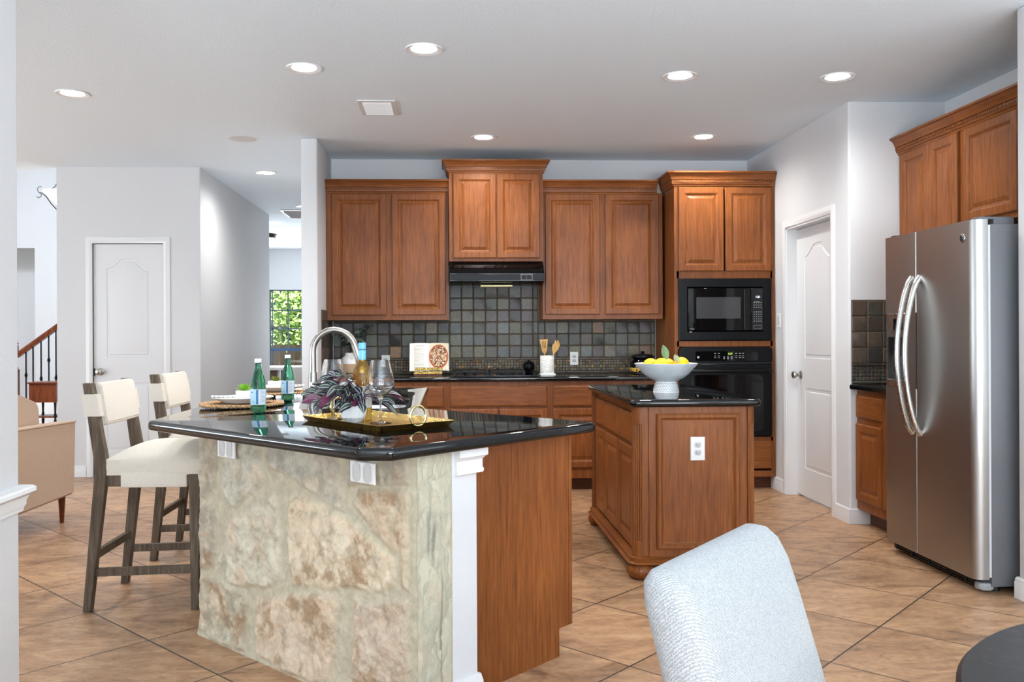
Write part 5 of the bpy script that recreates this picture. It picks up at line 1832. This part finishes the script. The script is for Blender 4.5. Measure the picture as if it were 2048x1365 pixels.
bmesh.ops.triangulate(mb.bm, faces=[f for f in mb.bm.faces if len(f.verts) > 4])
mb.xf(T1); mb.build('tines_and_handle', M['wood_lt'], us, sharp=30)
o = thing('spice_mill', 'small round black mill on the cooktop, left of the white crock', 'mill', (0.675, 7.38, 0.9225))
mb = MB(); mb.lathe([(0.0, 0.0), (0.026, 0.0), (0.03, 0.008), (0.045, 0.03), (0.05, 0.055), (0.045, 0.08), (0.03, 0.095), (0.0, 0.10)], n=32); mb.build('body', M['black_app'], o)
mb = MB(); mb.lathe([(0.0, 0.095), (0.01, 0.096), (0.012, 0.106), (0.0, 0.112)], n=20); mb.build('knob', M['black_gloss'], o)
# black lidded jar with gold flecks
o = thing('lidded_jar', 'black lidded glass jar with gold pasta on the back counter', 'jar', (1.61, 7.20, 0.914))
mb = MB(); mb.lathe([(0.0, 0.022), (0.06, 0.022), (0.10, 0.03), (0.106, 0.06), (0.1, 0.10), (0.075, 0.132), (0, 0.134)], n=40); mb.build('jar_body', M['black_gloss'], o)
mb = MB(); mb.lathe([(0.07, 0.0), (0.085, 0.004), (0.08, 0.022), (0.0, 0.023)], n=40); mb.build('base', M['black_mat'], o)
mb = MB()
rn = random.Random(8)
for k in range(260):
    a, z = rn.random() * 6.283, rn.uniform(0.026, 0.052)
    rr = 0.099 + (z - 0.026) * 0.26
    st0 = len(mb.bm.verts)
    mb.box(-0.003, 0.002, -0.005, 0.005, -0.004, 0.004)
    mb.xf(Matrix.Translation((rr * math.cos(a), rr * math.sin(a), z)) @ Matrix.Rotation(a, 4, 'Z') @ Matrix.Rotation(rn.random() * 3, 4, 'X'), st0)
mb.build('gold_flecks', plain('gold_pasta', (214, 172, 74), 0.4, 0.2), o)
mb = MB(); mb.lathe([(0.0, 0.132), (0.085, 0.132), (0.092, 0.14), (0.09, 0.156), (0.06, 0.166), (0.02, 0.168), (0.013, 0.172), (0.017, 0.182), (0.013, 0.192), (0.0, 0.194)], n=36); mb.build('lid', M['black_app'], o)
# vase with greenery in the corner
o = thing('bud_vase', 'two-tone white and tan vase in the corner behind the faucet', 'vase', (-0.82, 7.24, 0.914))
M['tan_cer'] = plain('tan_clay', (186, 152, 120), 0.6)
mb = MB(); mb.lathe([(0.0, 0.0), (0.074, 0.0), (0.079, 0.01), (0.079, 0.095), (0.078, 0.10)], n=40, caps=False); mb.build('tan_base', M['tan_cer'], o)
mb = MB(); mb.lathe([(0.0792, 0.02), (0.0794, 0.024), (0.0792, 0.028)], n=40, caps=False); mb.build('groove', M['slot'], o)
mb = MB(); mb.lathe([(0.078, 0.10), (0.076, 0.125), (0.062, 0.152), (0.044, 0.166), (0.041, 0.19), (0.038, 0.19), (0.038, 0.16), (0.0, 0.15)], n=40, caps=False); mb.build('white_neck', M['ceramic'], o)
o2 = thing('greenery', 'dark green leafy eucalyptus stems standing in the two-tone vase', 'plant', (-0.82, 7.24, 1.07))
rn = random.Random(21)
lf, sm = MB(), MB()
for k in range(15):
    a = rn.uniform(0, 6.283); sp = rn.uniform(0.06, 0.2)
    top = Vector((sp * math.cos(a) * 1.05 + 0.01, min(0.16, sp * math.sin(a) * 0.6 - 0.03), rn.uniform(0.06, 0.25)))
    p0, p1 = Vector((0, 0, 0.02)), Vector((top.x * 0.35, top.y * 0.35, top.z * 0.75 + 0.05))
    pts = [p0.lerp(p1, q / 4) * (1 - q / 8) + p1.lerp(top, q / 4) * (q / 8) for q in range(5)]
    pts = [p0 * (1 - u) ** 2 + p1 * 2 * u * (1 - u) + top * u * u for u in (0, 0.25, 0.5, 0.75, 1.0)]
    sm.tube(pts, 0.0018, 5)
    for u in (0.45, 0.6, 0.72, 0.84, 0.93, 1.0):
        q = p0 * (1 - u) ** 2 + p1 * 2 * u * (1 - u) + top * u * u
        for j in range(2):
            b = rn.uniform(0, 6.283)
            lf.mi = rn.choice([0, 0, 1])
            leaf(lf, q, (math.cos(b), min(0.4, math.sin(b)), rn.uniform(-0.3, 0.7)), (rn.uniform(-0.5, 0.5), -1, rn.uniform(0, 0.8)), rn.uniform(0.035, 0.055), rn.uniform(0.022, 0.03), 0.3, (lf.mi, lf.mi), 4, 0.2)
lf.build('leaves', [plain('eucalyptus_dark', (40, 54, 46), 0.6), plain('eucalyptus_grey', (88, 104, 92), 0.6)], o2, sharp=80, fix=False)
sm.build('stems', plain('twig', (56, 50, 38), 0.8), o2)
duplex('outlet', 'white duplex outlet on the slate backsplash between crock and black jar', 'outlet', (1.08, YB - 0.011, 1.040), (1, 0, 0), (0, 0, 1), (0, -1, 0), 0.072, 0.115)
duplex('outlet', 'white duplex outlet on the slate backsplash behind the wine glass', 'outlet', (-0.545, YB - 0.011, 1.020), (1, 0, 0), (0, 0, 1), (0, -1, 0), 0.072, 0.115)
# small plant almost hidden behind the refrigerator
o = thing('potted_plant', 'small leafy plant barely showing behind the refrigerator on the short counter', 'plant', (2.93, 5.28, 0.914))
mb = MB(); mb.lathe([(0.0, 0.0), (0.04, 0.0), (0.05, 0.08), (0.046, 0.08), (0.043, 0.07), (0, 0.07)], n=24); mb.build('pot', M['ceramic'], o)
mb = MB()
rn = random.Random(2)
for k in range(26):
    a = rn.random() * 6.283
    leaf(mb, (0, 0, 0.07), (math.cos(a), math.sin(a), rn.uniform(0.4, 1.6)), (0, 0, 1), rn.uniform(0.12, 0.19), 0.014, 0.35, (0, 0), 6, 0.2)
mb.build('blades', plain('grass_leaf', (92, 124, 56), 0.5), o, sharp=80, fix=False)

# ================================================================== BAR STOOLS
def make_stool():
    o = thing('bar_stool', '', 'bar stool', (-1.40, 4.26, 0), 0, 'linen and grey wood bar stools')
    def prism_xz(mb, pts, y0, y1):
        mb.loops([[(x, y, z) for x, z in pts] for y in (y0, y1)])
    for s_ in (-1, 1):
        mb = MB()
        prism_xz(mb, [(-0.262, 0.0), (-0.226, 0.0), (-0.150, 0.64), (-0.155, 0.70), (-0.215, 1.035), (-0.258, 1.035), (-0.207, 0.68), (-0.205, 0.63)], s_ * 0.208, s_ * 0.248)
        bmesh.ops.bevel(mb.bm, geom=mb.bm.edges[:], offset=0.003, segments=1, affect='EDGES')
        mb.build('back_leg', M['wood_grey'], o)
        mb = MB()
        prism_xz(mb, [(0.222, 0.0), (0.252, 0.0), (0.262, 0.62), (0.215, 0.62)], s_ * 0.208, s_ * 0.248)
        mb.build('front_leg', M['wood_grey'], o)
        mb = MB(); mb.bar((-0.222, s_ * 0.228, 0.175), (0.226, s_ * 0.228, 0.185), 0.022, 0.036); mb.build('side_stretcher', M['wood_grey'], o)
    mb = MB(); mb.bar((-0.224, -0.21, 0.245), (-0.224, 0.21, 0.245), 0.022, 0.036); mb.build('back_stretcher', M['wood_grey'], o)
    mb = MB(); mb.bar((0.238, -0.21, 0.21), (0.238, 0.21, 0.21), 0.022, 0.04); mb.build('foot_rail', M['wood_grey'], o)
    mb = MB(); mb.box(-0.19, 0.25, -0.240, 0.240, 0.565, 0.622, 0.003); mb.build('seat_frame', M['wood_grey'], o)
    # cushion: domed top, wrapped over the frame
    mb = MB()
    NX, NY = 16, 16
    def dome(u, v):
        return 0.062 * (1 - abs(2 * u - 1) ** 3.0) * (1 - abs(2 * v - 1) ** 3.0)
    top = [[None] * (NY + 1) for _ in range(NX + 1)]
    for i in range(NX + 1):
        for j in range(NY + 1):
            u, v = i / NX, j / NY
            x = -0.165 + 0.455 * u
            y = -0.245 + 0.49 * v
            top[i][j] = mb.bm.verts.new((x, y, 0.688 + dome(u, v)))
    for i in range(NX):
        for j in range(NY):
            mb.bm.faces.new((top[i][j], top[i + 1][j], top[i + 1][j + 1], top[i][j + 1]))
    loop = [top[i][0] for i in range(NX + 1)] + [top[NX][j] for j in range(1, NY + 1)] + [top[i][NY] for i in range(NX - 1, -1, -1)] + [top[0][j] for j in range(NY - 1, 0, -1)]
    r1 = [mb.bm.verts.new((0.0625 + (v.co.x - 0.0625) * 1.012, v.co.y * 1.012, 0.655)) for v in loop]
    r2 = [mb.bm.verts.new((v.co.x * 1.0, v.co.y, 0.617)) for v in loop]
    for a_, b_ in ((loop, r1), (r1, r2)):
        for k in range(len(a_)):
            k2 = (k + 1) % len(a_)
            mb.bm.faces.new((a_[k], b_[k], b_[k2], a_[k2]))
    mb.bm.faces.new(r2)
    mb.box(-0.09, 0.205, -0.2475, 0.2475, 0.561, 0.63, 0.004, 2)
    mb.build('seat', M['linen'], o, sharp=60)
    # upholstered back, tabs wrapping the posts
    mb = MB()
    prism_xz(mb, [(-0.175, 0.838), (-0.160, 0.85), (-0.188, 1.025), (-0.202, 1.037), (-0.232, 1.03), (-0.200, 0.838)], -0.2075, 0.2075)
    bmesh.ops.bevel(mb.bm, geom=[e for e in mb.bm.edges], offset=0.006, segments=2, affect='EDGES')
    prism_xz(mb, [(-0.176, 0.885), (-0.191, 0.985), (-0.262, 0.985), (-0.247, 0.885)], -0.2535, 0.2535)
    mb.build('backrest', M['linen'], o, sharp=50)
    return o


st1 = make_stool()
st1['label'] = 'bar stool with cream linen seat, nearer the camera, beside the stone wall'
st2 = copy_tree(st1)
st2.location = (-1.405, 5.155, 0)
st2['label'] = 'bar stool with cream linen seat, farther back, mostly behind the countertop'

# ================================================================== ARMCHAIR behind the near left wall
ac = thing('armchair', 'beige upholstered armchair beyond the near left wall', 'armchair', (-3.0, 5.6, 0))
def soft(x0, x1, y0, y1, z0, z1, b=0.03):
    mb = MB(); mb.box(x0, x1, y0, y1, z0, z1, b, 4); return mb
for s_ in (-1, 1):
    mb = MB()
    x1, x0 = (0.44, 0.335) if s_ > 0 else (-0.335, -0.44)
    mb.loops([[(x, y, z) for y, z in ((-0.45, 0.185), (0.47, 0.175), (0.495, 0.672), (-0.42, 0.70))] for x in (x0, x1)])
    bmesh.ops.bevel(mb.bm, geom=mb.bm.edges[:], offset=0.014, segments=3, affect='EDGES')
    am = mb.build('arm', M['beige_fab'], ac)
    mb = MB(); xx = x1 if s_ > 0 else x0
    mb.tube([(xx, -0.41, 0.696), (xx, 0.485, 0.668)], 0.007, 8); mb.build('piping', M['beige_fab'], am)
mb = soft(-0.335, 0.335, -0.44, 0.45, 0.2, 0.34, 0.02); mb.build('base', M['beige_fab'], ac)
mb = soft(-0.33, 0.33, -0.2, 0.47, 0.34, 0.49, 0.04); mb.build('seat_cushion', M['beige_fab'], ac)
mb = MB(); mb.loops([[(x, y, z) for y, z in rpoly([(-0.44, 0.30), (0.22, 0.30), (0.185, 0.815), (-0.12, 0.90), (-0.46, 0.88)], [0.02, 0.03, 0.09, 0.12, 0.06], 6)] for x in (-0.33, 0.33)]); mb.build('back_cushion', M['beige_fab'], ac, sharp=50)
for x in (-0.36, 0.40):
    for y in (-0.38, 0.36):
        mb = MB(); mb.lathe([(0.013, 0.0), (0.024, 0.185)], (x, y, 0), 14); mb.build('leg', M['wood_red'], ac)

# ================================================================== FOREGROUND DINING CHAIR AND ROUND TABLE
A = Vector((0.297, 1.145)); B = Vector((0.545, 1.447))
ud = (B - A).normalized(); nd = Vector((ud.y, -ud.x))      # nd toward the table
cm = (A + B) / 2
dc = thing('dining_chair', 'white woven upholstered dining chair in the foreground', 'chair', (cm.x, cm.y, 0), math.atan2(ud.y, ud.x))
# local x along the back, local -y toward the table
HWt = (B - A).length / 2
mb = MB()
rings = []
TH = 0.085
sec = [(0.40, 0.215, 0.0), (0.55, 0.214, -0.004), (0.70, 0.210, 0.002), (0.82, 0.206, 0.012), (0.875, 0.203, 0.018), (0.905, 0.200, 0.021), (0.920, 0.189, 0.022), (0.925, 0.17, 0.022)]
for z, hwid, yo in sec:
    k_ = 1.0
    th = TH / 2
    if z > 0.87:
        q = min(1, (z - 0.87) / 0.055)
        th = TH / 2 * math.sqrt(max(0.05, 1 - q * q * 0.95))
    rake = (0.925 - z) * 0.20
    y0 = yo - rake
    rr = []
    corner = rpoly([(-hwid, -th), (hwid, -th), (hwid, th), (-hwid, th)], min(0.04, th * 0.95), 6)
    for x, y in corner:
        bow = 0.02 * (1 - (x / 0.22) ** 2)
        rr.append((x, y + y0 + bow * 0.5, z))
    rings.append(rr)
mb.loops(rings)
mb.build('backrest', M['white_fab'], dc, sharp=75)
mb = MB(); mb.prism(rpoly([(-0.23, -0.55), (0.23, -0.55), (0.23, -0.08), (-0.23, -0.08)], 0.04), 0.36, 0.49, 0.025, 3); mb.build('seat', M['white_fab'], dc, sharp=60)
for x in (-0.2, 0.2):
    for y in (-0.51, -0.14):
        mb = MB(); mb.loops([[(x - h, y - h, z), (x + h, y - h, z), (x + h, y + h, z), (x - h, y + h, z)] for h, z in ((0.015, 0.0), (0.022, 0.36))]); mb.build('leg', M['wood_grey'], dc)
rtb = thing('round_table', 'round black dining table at the lower right corner', 'table', (1.183, 0.966, 0))
t = NT('black_marble'); v = t.coords(); n1 = t.noise(v, 3.0, 6, 0.65, 2.5); c = t.ramp((n1, 0), [(0.485, lin((20, 21, 22))), (0.5, lin((44, 45, 46))), (0.515, lin((20, 21, 22)))]); M['bmarble'] = t.set(col=c, rough=0.38, normal=t.bump((t.noise(v, 60, 4), 0), 0.08, 0.002))
mb = MB(); mb.lathe([(0.0, 0.722), (0.505, 0.722), (0.525, 0.734), (0.525, 0.742), (0.518, 0.75), (0.0, 0.75)], n=96); mb.build('tabletop', M['bmarble'], rtb)
mb = MB(); mb.lathe([(0.0, 0.0), (0.19, 0.0), (0.19, 0.02), (0.06, 0.06), (0.05, 0.1), (0.05, 0.66), (0.12, 0.721), (0.0, 0.721)], n=40); mb.build('pedestal', M['black_mat'], rtb)

# ================================================================== STAIR HALL, far left
sr = thing('stair_railing', 'wooden stair handrail with black iron balusters at far left', 'railing', (-6.0, 12.9, 0))
SX = Matrix.Translation((6.0, -12.9, 0))
def sb(mb, name, mat, **k):
    mb.xf(SX); return mb.build(name, mat, sr, **k)
def hz(x):
    return 1.03 + (x + 6.246) * (1.426 - 1.03) / (6.246 - 5.698) 
mb = MB(); mb.loops([[(x, y, hz(x) + dz) for y, dz in ((12.865, -0.085), (12.935, -0.085), (12.945, -0.03), (12.93, 0.0), (12.87, 0.0), (12.855, -0.03))] for x in (-6.24, -4.2)]); sb(mb, 'handrail', M['wood_red'])
mb = MB(); mb.box(-6.315, -6.235, 12.86, 12.94, 0.0, 0.78); mb.lathe([(0.03, 0.78), (0.04, 0.8), (0.022, 0.83), (0.028, 0.95), (0.042, 1.0), (0.042, 1.12), (0.03, 1.14), (0.046, 1.16), (0.024, 1.18), (0.034, 1.2), (0.0, 1.215)], (-6.275, 12.9, 0), 20); sb(mb, 'newel_post', M['wood_red'])
mb = MB(); mb.loops([[(x, y, z) for x, z in ((-6.235, 0.0), (-4.2, 0.0), (-4.2, 2.04 * 0.7226 + 0.21), (-6.235, 0.214))] for y in (12.87, 12.93)]); sb(mb, 'stringer', M['trim'])
xs = [-6.126, -6.026, -5.912, -5.803, -5.70, -5.59, -5.48]
kn = [0.697, None, 0.645, 0.912, 0.655, None, 0.9]
for x, kz in zip(xs, kn):
    zb = (x + 6.24) * 0.7226 + 0.2
    mb = MB(); mb.box(x - 0.008, x + 0.008, 12.892, 12.908, zb, hz(x) - 0.08)
    if kz:
        mb.lathe([(0.008, kz - 0.042), (0.016, kz - 0.034), (0.012, kz - 0.026), (0.022, kz - 0.016), (0.015, kz - 0.008), (0.03, kz), (0.015, kz + 0.008), (0.022, kz + 0.016), (0.012, kz + 0.026), (0.016, kz + 0.034), (0.008, kz + 0.042)], (x, 12.9, 0), 12)
    sb(mb, 'baluster', M['iron'])
stp = thing('staircase', 'staircase rising to the right behind the beige armchair', 'staircase', (-5.6, 13.4, 0))
for k in range(7):
    mb = MB(); mb.box(-6.33 + 0.25 * k + 5.6, -6.33 + 0.25 * 7 + 5.6, -0.45, 0.6, 0.18 * k, 0.18 * (k + 1)); mb.build('step', M['trim'], stp)
et = thing('end_table', 'dark cherry end table before the stair railing', 'side table', (-5.52, 12.25, 0))
mb = MB(); mb.box(-0.19, 0.2, -0.2, 0.2, 0.615, 0.635, 0.004); mb.build('top', M['wood_red'], et)
mb = MB(); mb.box(-0.175, 0.185, -0.18, 0.18, 0.36, 0.614); mb.build('drawer_box', M['wood_red'], et)
mb = MB(); mb.box(-0.16, 0.17, -0.16, 0.16, 0.15, 0.17); mb.build('shelf', M['wood_red'], et)
for x in (-0.14, 0.16):
    for y in (-0.15, 0.15):
        mb = MB(); mb.lathe([(0.012, 0.0), (0.02, 0.10), (0.012, 0.13), (0.02, 0.17), (0.012, 0.22), (0.018, 0.36)], (x, y, 0), 12); mb.build('leg', M['iron'], et)
pn = thing('pendant_light', 'scrolled iron pendant light with white glass bowl in the stair hall', 'pendant light', (-4.545, 10.5, 2.80))
mb = MB(); mb.lathe([(0.0, -0.03), (0.07, 0.0), (0.14, 0.07), (0.2, 0.14), (0.225, 0.165), (0.215, 0.165), (0.0, 0.05)], n=40, caps=False); mb.build('glass_bowl', mat_emit('lit_glass_bowl', (255, 253, 248), 1.6), pn)
for k in range(3):
    a = R(180 + 120 * k)
    mb = MB()
    ca, sa = math.cos(a), math.sin(a)
    def P_(r, z):
        return (r * ca, r * sa, z)
    mb.tube([P_(0.0, -0.07), P_(0.07, -0.055), P_(0.14, 0.02), (0.2 * ca, 0.2 * sa, 0.11), P_(0.25, 0.15), P_(0.285, 0.155)], 0.006, 8)
    mb.tube([P_(0.285 + 0.03 * math.cos(R(q)) - 0.0, 0.125 + 0.03 * math.sin(R(q))) for q in range(90, 331, 20)], 0.004, 6)
    mb.tube([P_(0.265 + 0.035 * math.cos(R(q)), 0.19 + 0.035 * math.sin(R(q))) for q in range(-90, 121, -20 if False else 20)], 0.004, 6)
    mb.tube([P_(0.19, 0.165), P_(0.10, 0.22), P_(0.03, 0.34), P_(0.01, 0.5)], 0.005, 6)
    mb.build('scroll_arm', M['iron'], pn)
mb = MB(); mb.tube([(0, 0, 0.45), (0, 0, 2.399)], 0.008, 8); mb.tube([(-0.045 + 0.028 * math.cos(R(q)), 0, 0.345 + 0.028 * math.sin(R(q))) for q in range(0, 300, 20)], 0.004, 6); mb.build('chain_rod', M['iron'], pn)

# ================================================================== FAR ROOM AND GARDEN
ft = thing('dining_table', 'white table in the far room before the window', 'table', (-2.62, 13.5, 0))
mb = MB(); mb.prism(rpoly([(-0.45, -0.45), (0.45, -0.45), (0.45, 0.45), (-0.45, 0.45)], 0.2), 0.74, 0.78, 0.01, 2); mb.build('tabletop', M['ceramic'], ft)
mb = MB(); mb.box(-0.18, 0.0, -0.1, 0.1, 0.0, 0.739); mb.build('pedestal', plain('table_base_brown', (110, 100, 92), 0.6), ft)
mb = MB(); mb.lathe([(0.12, 0.0), (0.09, 0.739)], (0.13, 0.0, 0), 20); mb.build('pedestal', plain('table_base_grey', (150, 160, 176), 0.5), ft)
tc = thing('tub_chair', 'white rounded tub chair in the far room', 'chair', (-2.10, 12.5, 0))
mb = MB(); mb.lathe([(0.10, 0.50), (0.13, 0.56), (0.165, 0.72), (0.175, 0.80), (0.16, 0.81), (0.12, 0.64), (0, 0.6)], n=32); mb.build('shell', M['ceramic'], tc)
for a in (45, 135, 225, 315):
    mb = MB(); mb.tube([(0.15 * math.cos(R(a)), 0.15 * math.sin(R(a)), 0.0), (0.09 * math.cos(R(a)), 0.09 * math.sin(R(a)), 0.52)], 0.022, 8); mb.build('leg', plain('chair_leg_dark', (96, 84, 78), 0.6), tc)

mb = MB(); mb.box(-12, 8, 15.5, 40, -0.3, -0.2); g_ = struct('ground', mb, plain('lawn', (96, 120, 60), 0.95))
fence_m = mat_wood('fence_wood', (120, 96, 74), (146, 120, 96), (168, 142, 116), (20, 20, 2), 0.85, 3, 0)
fn = thing('garden_fence', 'weathered wooden fence behind the far window', 'fence', (-3.0, 19.5, -0.2))
mb = MB()
for k in range(48):
    x = -3.6 + k * 0.15
    mb.box(x, x + 0.142, -0.012, 0.012, 0, 1.25 + 0.01 * math.sin(k * 2.1))
mb.build('boards', fence_m, fn)
for x in (-1.9, -0.2, 0.75, 1.5):
    mb = MB(); mb.box(x - 0.06, x + 0.06, -0.11, -0.012, 0, 1.28); mb.build('post', fence_m, fn)
lm = [plain('leaf_bright', (186, 214, 112), 0.6), plain('leaf_mid', (156, 194, 98), 0.6), plain('leaf_deep', (112, 156, 86), 0.6)]


def tree(x, y, lab, hh, rad, seed):
    o = thing('tree', lab, 'tree', (x, y, -0.2), 0, 'garden trees')
    rn = random.Random(seed)
    mb = MB(); mb.tube([(0, 0, 0), (0.05, 0, hh * 0.35), (0.0, 0.05, hh * 0.7)], [0.12, 0.09, 0.05], 10); mb.build('trunk', plain('bark', (92, 78, 62), 0.9), o)
    mb = MB()
    blobs = [(rn.uniform(-rad, rad) * 0.75, rn.uniform(-0.5, 0.5) * rad, rn.uniform(0.25, 1.0) * hh, rn.uniform(0.35, 0.6)) for _ in range(46)]
    for bx, by, bz, br in blobs:
        for k in range(230):
            d = Vector((rn.gauss(0, 1), rn.gauss(0, 1), rn.gauss(0, 1))).normalized() * br * rn.uniform(0.6, 1.05)
            q = Vector((bx, by, bz)) + d
            mb.mi = rn.choice([0, 0, 1, 1, 2])
            a = Vector((rn.uniform(-1, 1), rn.uniform(-1, 1), rn.uniform(-0.4, 0.9))).normalized()
            b = a.orthogonal().normalized()
            s_ = rn.uniform(0.05, 0.10)
            mb._add([q - a * s_, q + b * s_ * 0.5, q + a * s_, q - b * s_ * 0.5], [(0, 1, 2, 3)])
    mb.build('crown', lm, o, fix=False, sharp=180)


tree(-4.0, 21.6, 'bright green leafy tree just behind the fence in the far window', 3.6, 1.3, 1)
tree(-5.6, 26.0, 'taller green tree farther behind, at the top of the far window', 5.2, 2.3, 2)
pg = thing('pergola', 'dark wooden pergola beam holding the fan outside the far window', 'pergola', (-3.4, 17.0, -0.2))
mb = MB(); mb.box(-3.0, 3.0, -0.05, 0.05, 3.12, 3.28); mb.build('beam', fence_m, pg)
for x in (-2.9, 2.9):
    mb = MB(); mb.box(x - 0.06, x + 0.06, -0.06, 0.06, 0, 3.12); mb.build('post', fence_m, pg)
fnn = thing('outdoor_fan', 'small dark hanging fan outside the far window', 'fan', (-3.44, 17.0, 1.42))
mb = MB(); mb.lathe([(0.0, -0.06), (0.05, -0.05), (0.075, 0.0), (0.05, 0.04), (0.0, 0.06)], n=24); mb.build('motor', M['iron'], fnn)
mb = MB(); mb.tube([(0, 0, 0.05), (0, 0, 1.499)], 0.006, 6); mb.build('downrod', M['iron'], fnn)
for k in range(4):
    a = R(15 + 90 * k)
    mb = MB(); mb.box(0.07, 0.34, -0.04, 0.04, -0.004, 0.004); mb.xf(Matrix.Rotation(a, 4, 'Z') @ Matrix.Rotation(R(14), 4, 'X')); mb.build('blade', M['iron'], fnn)
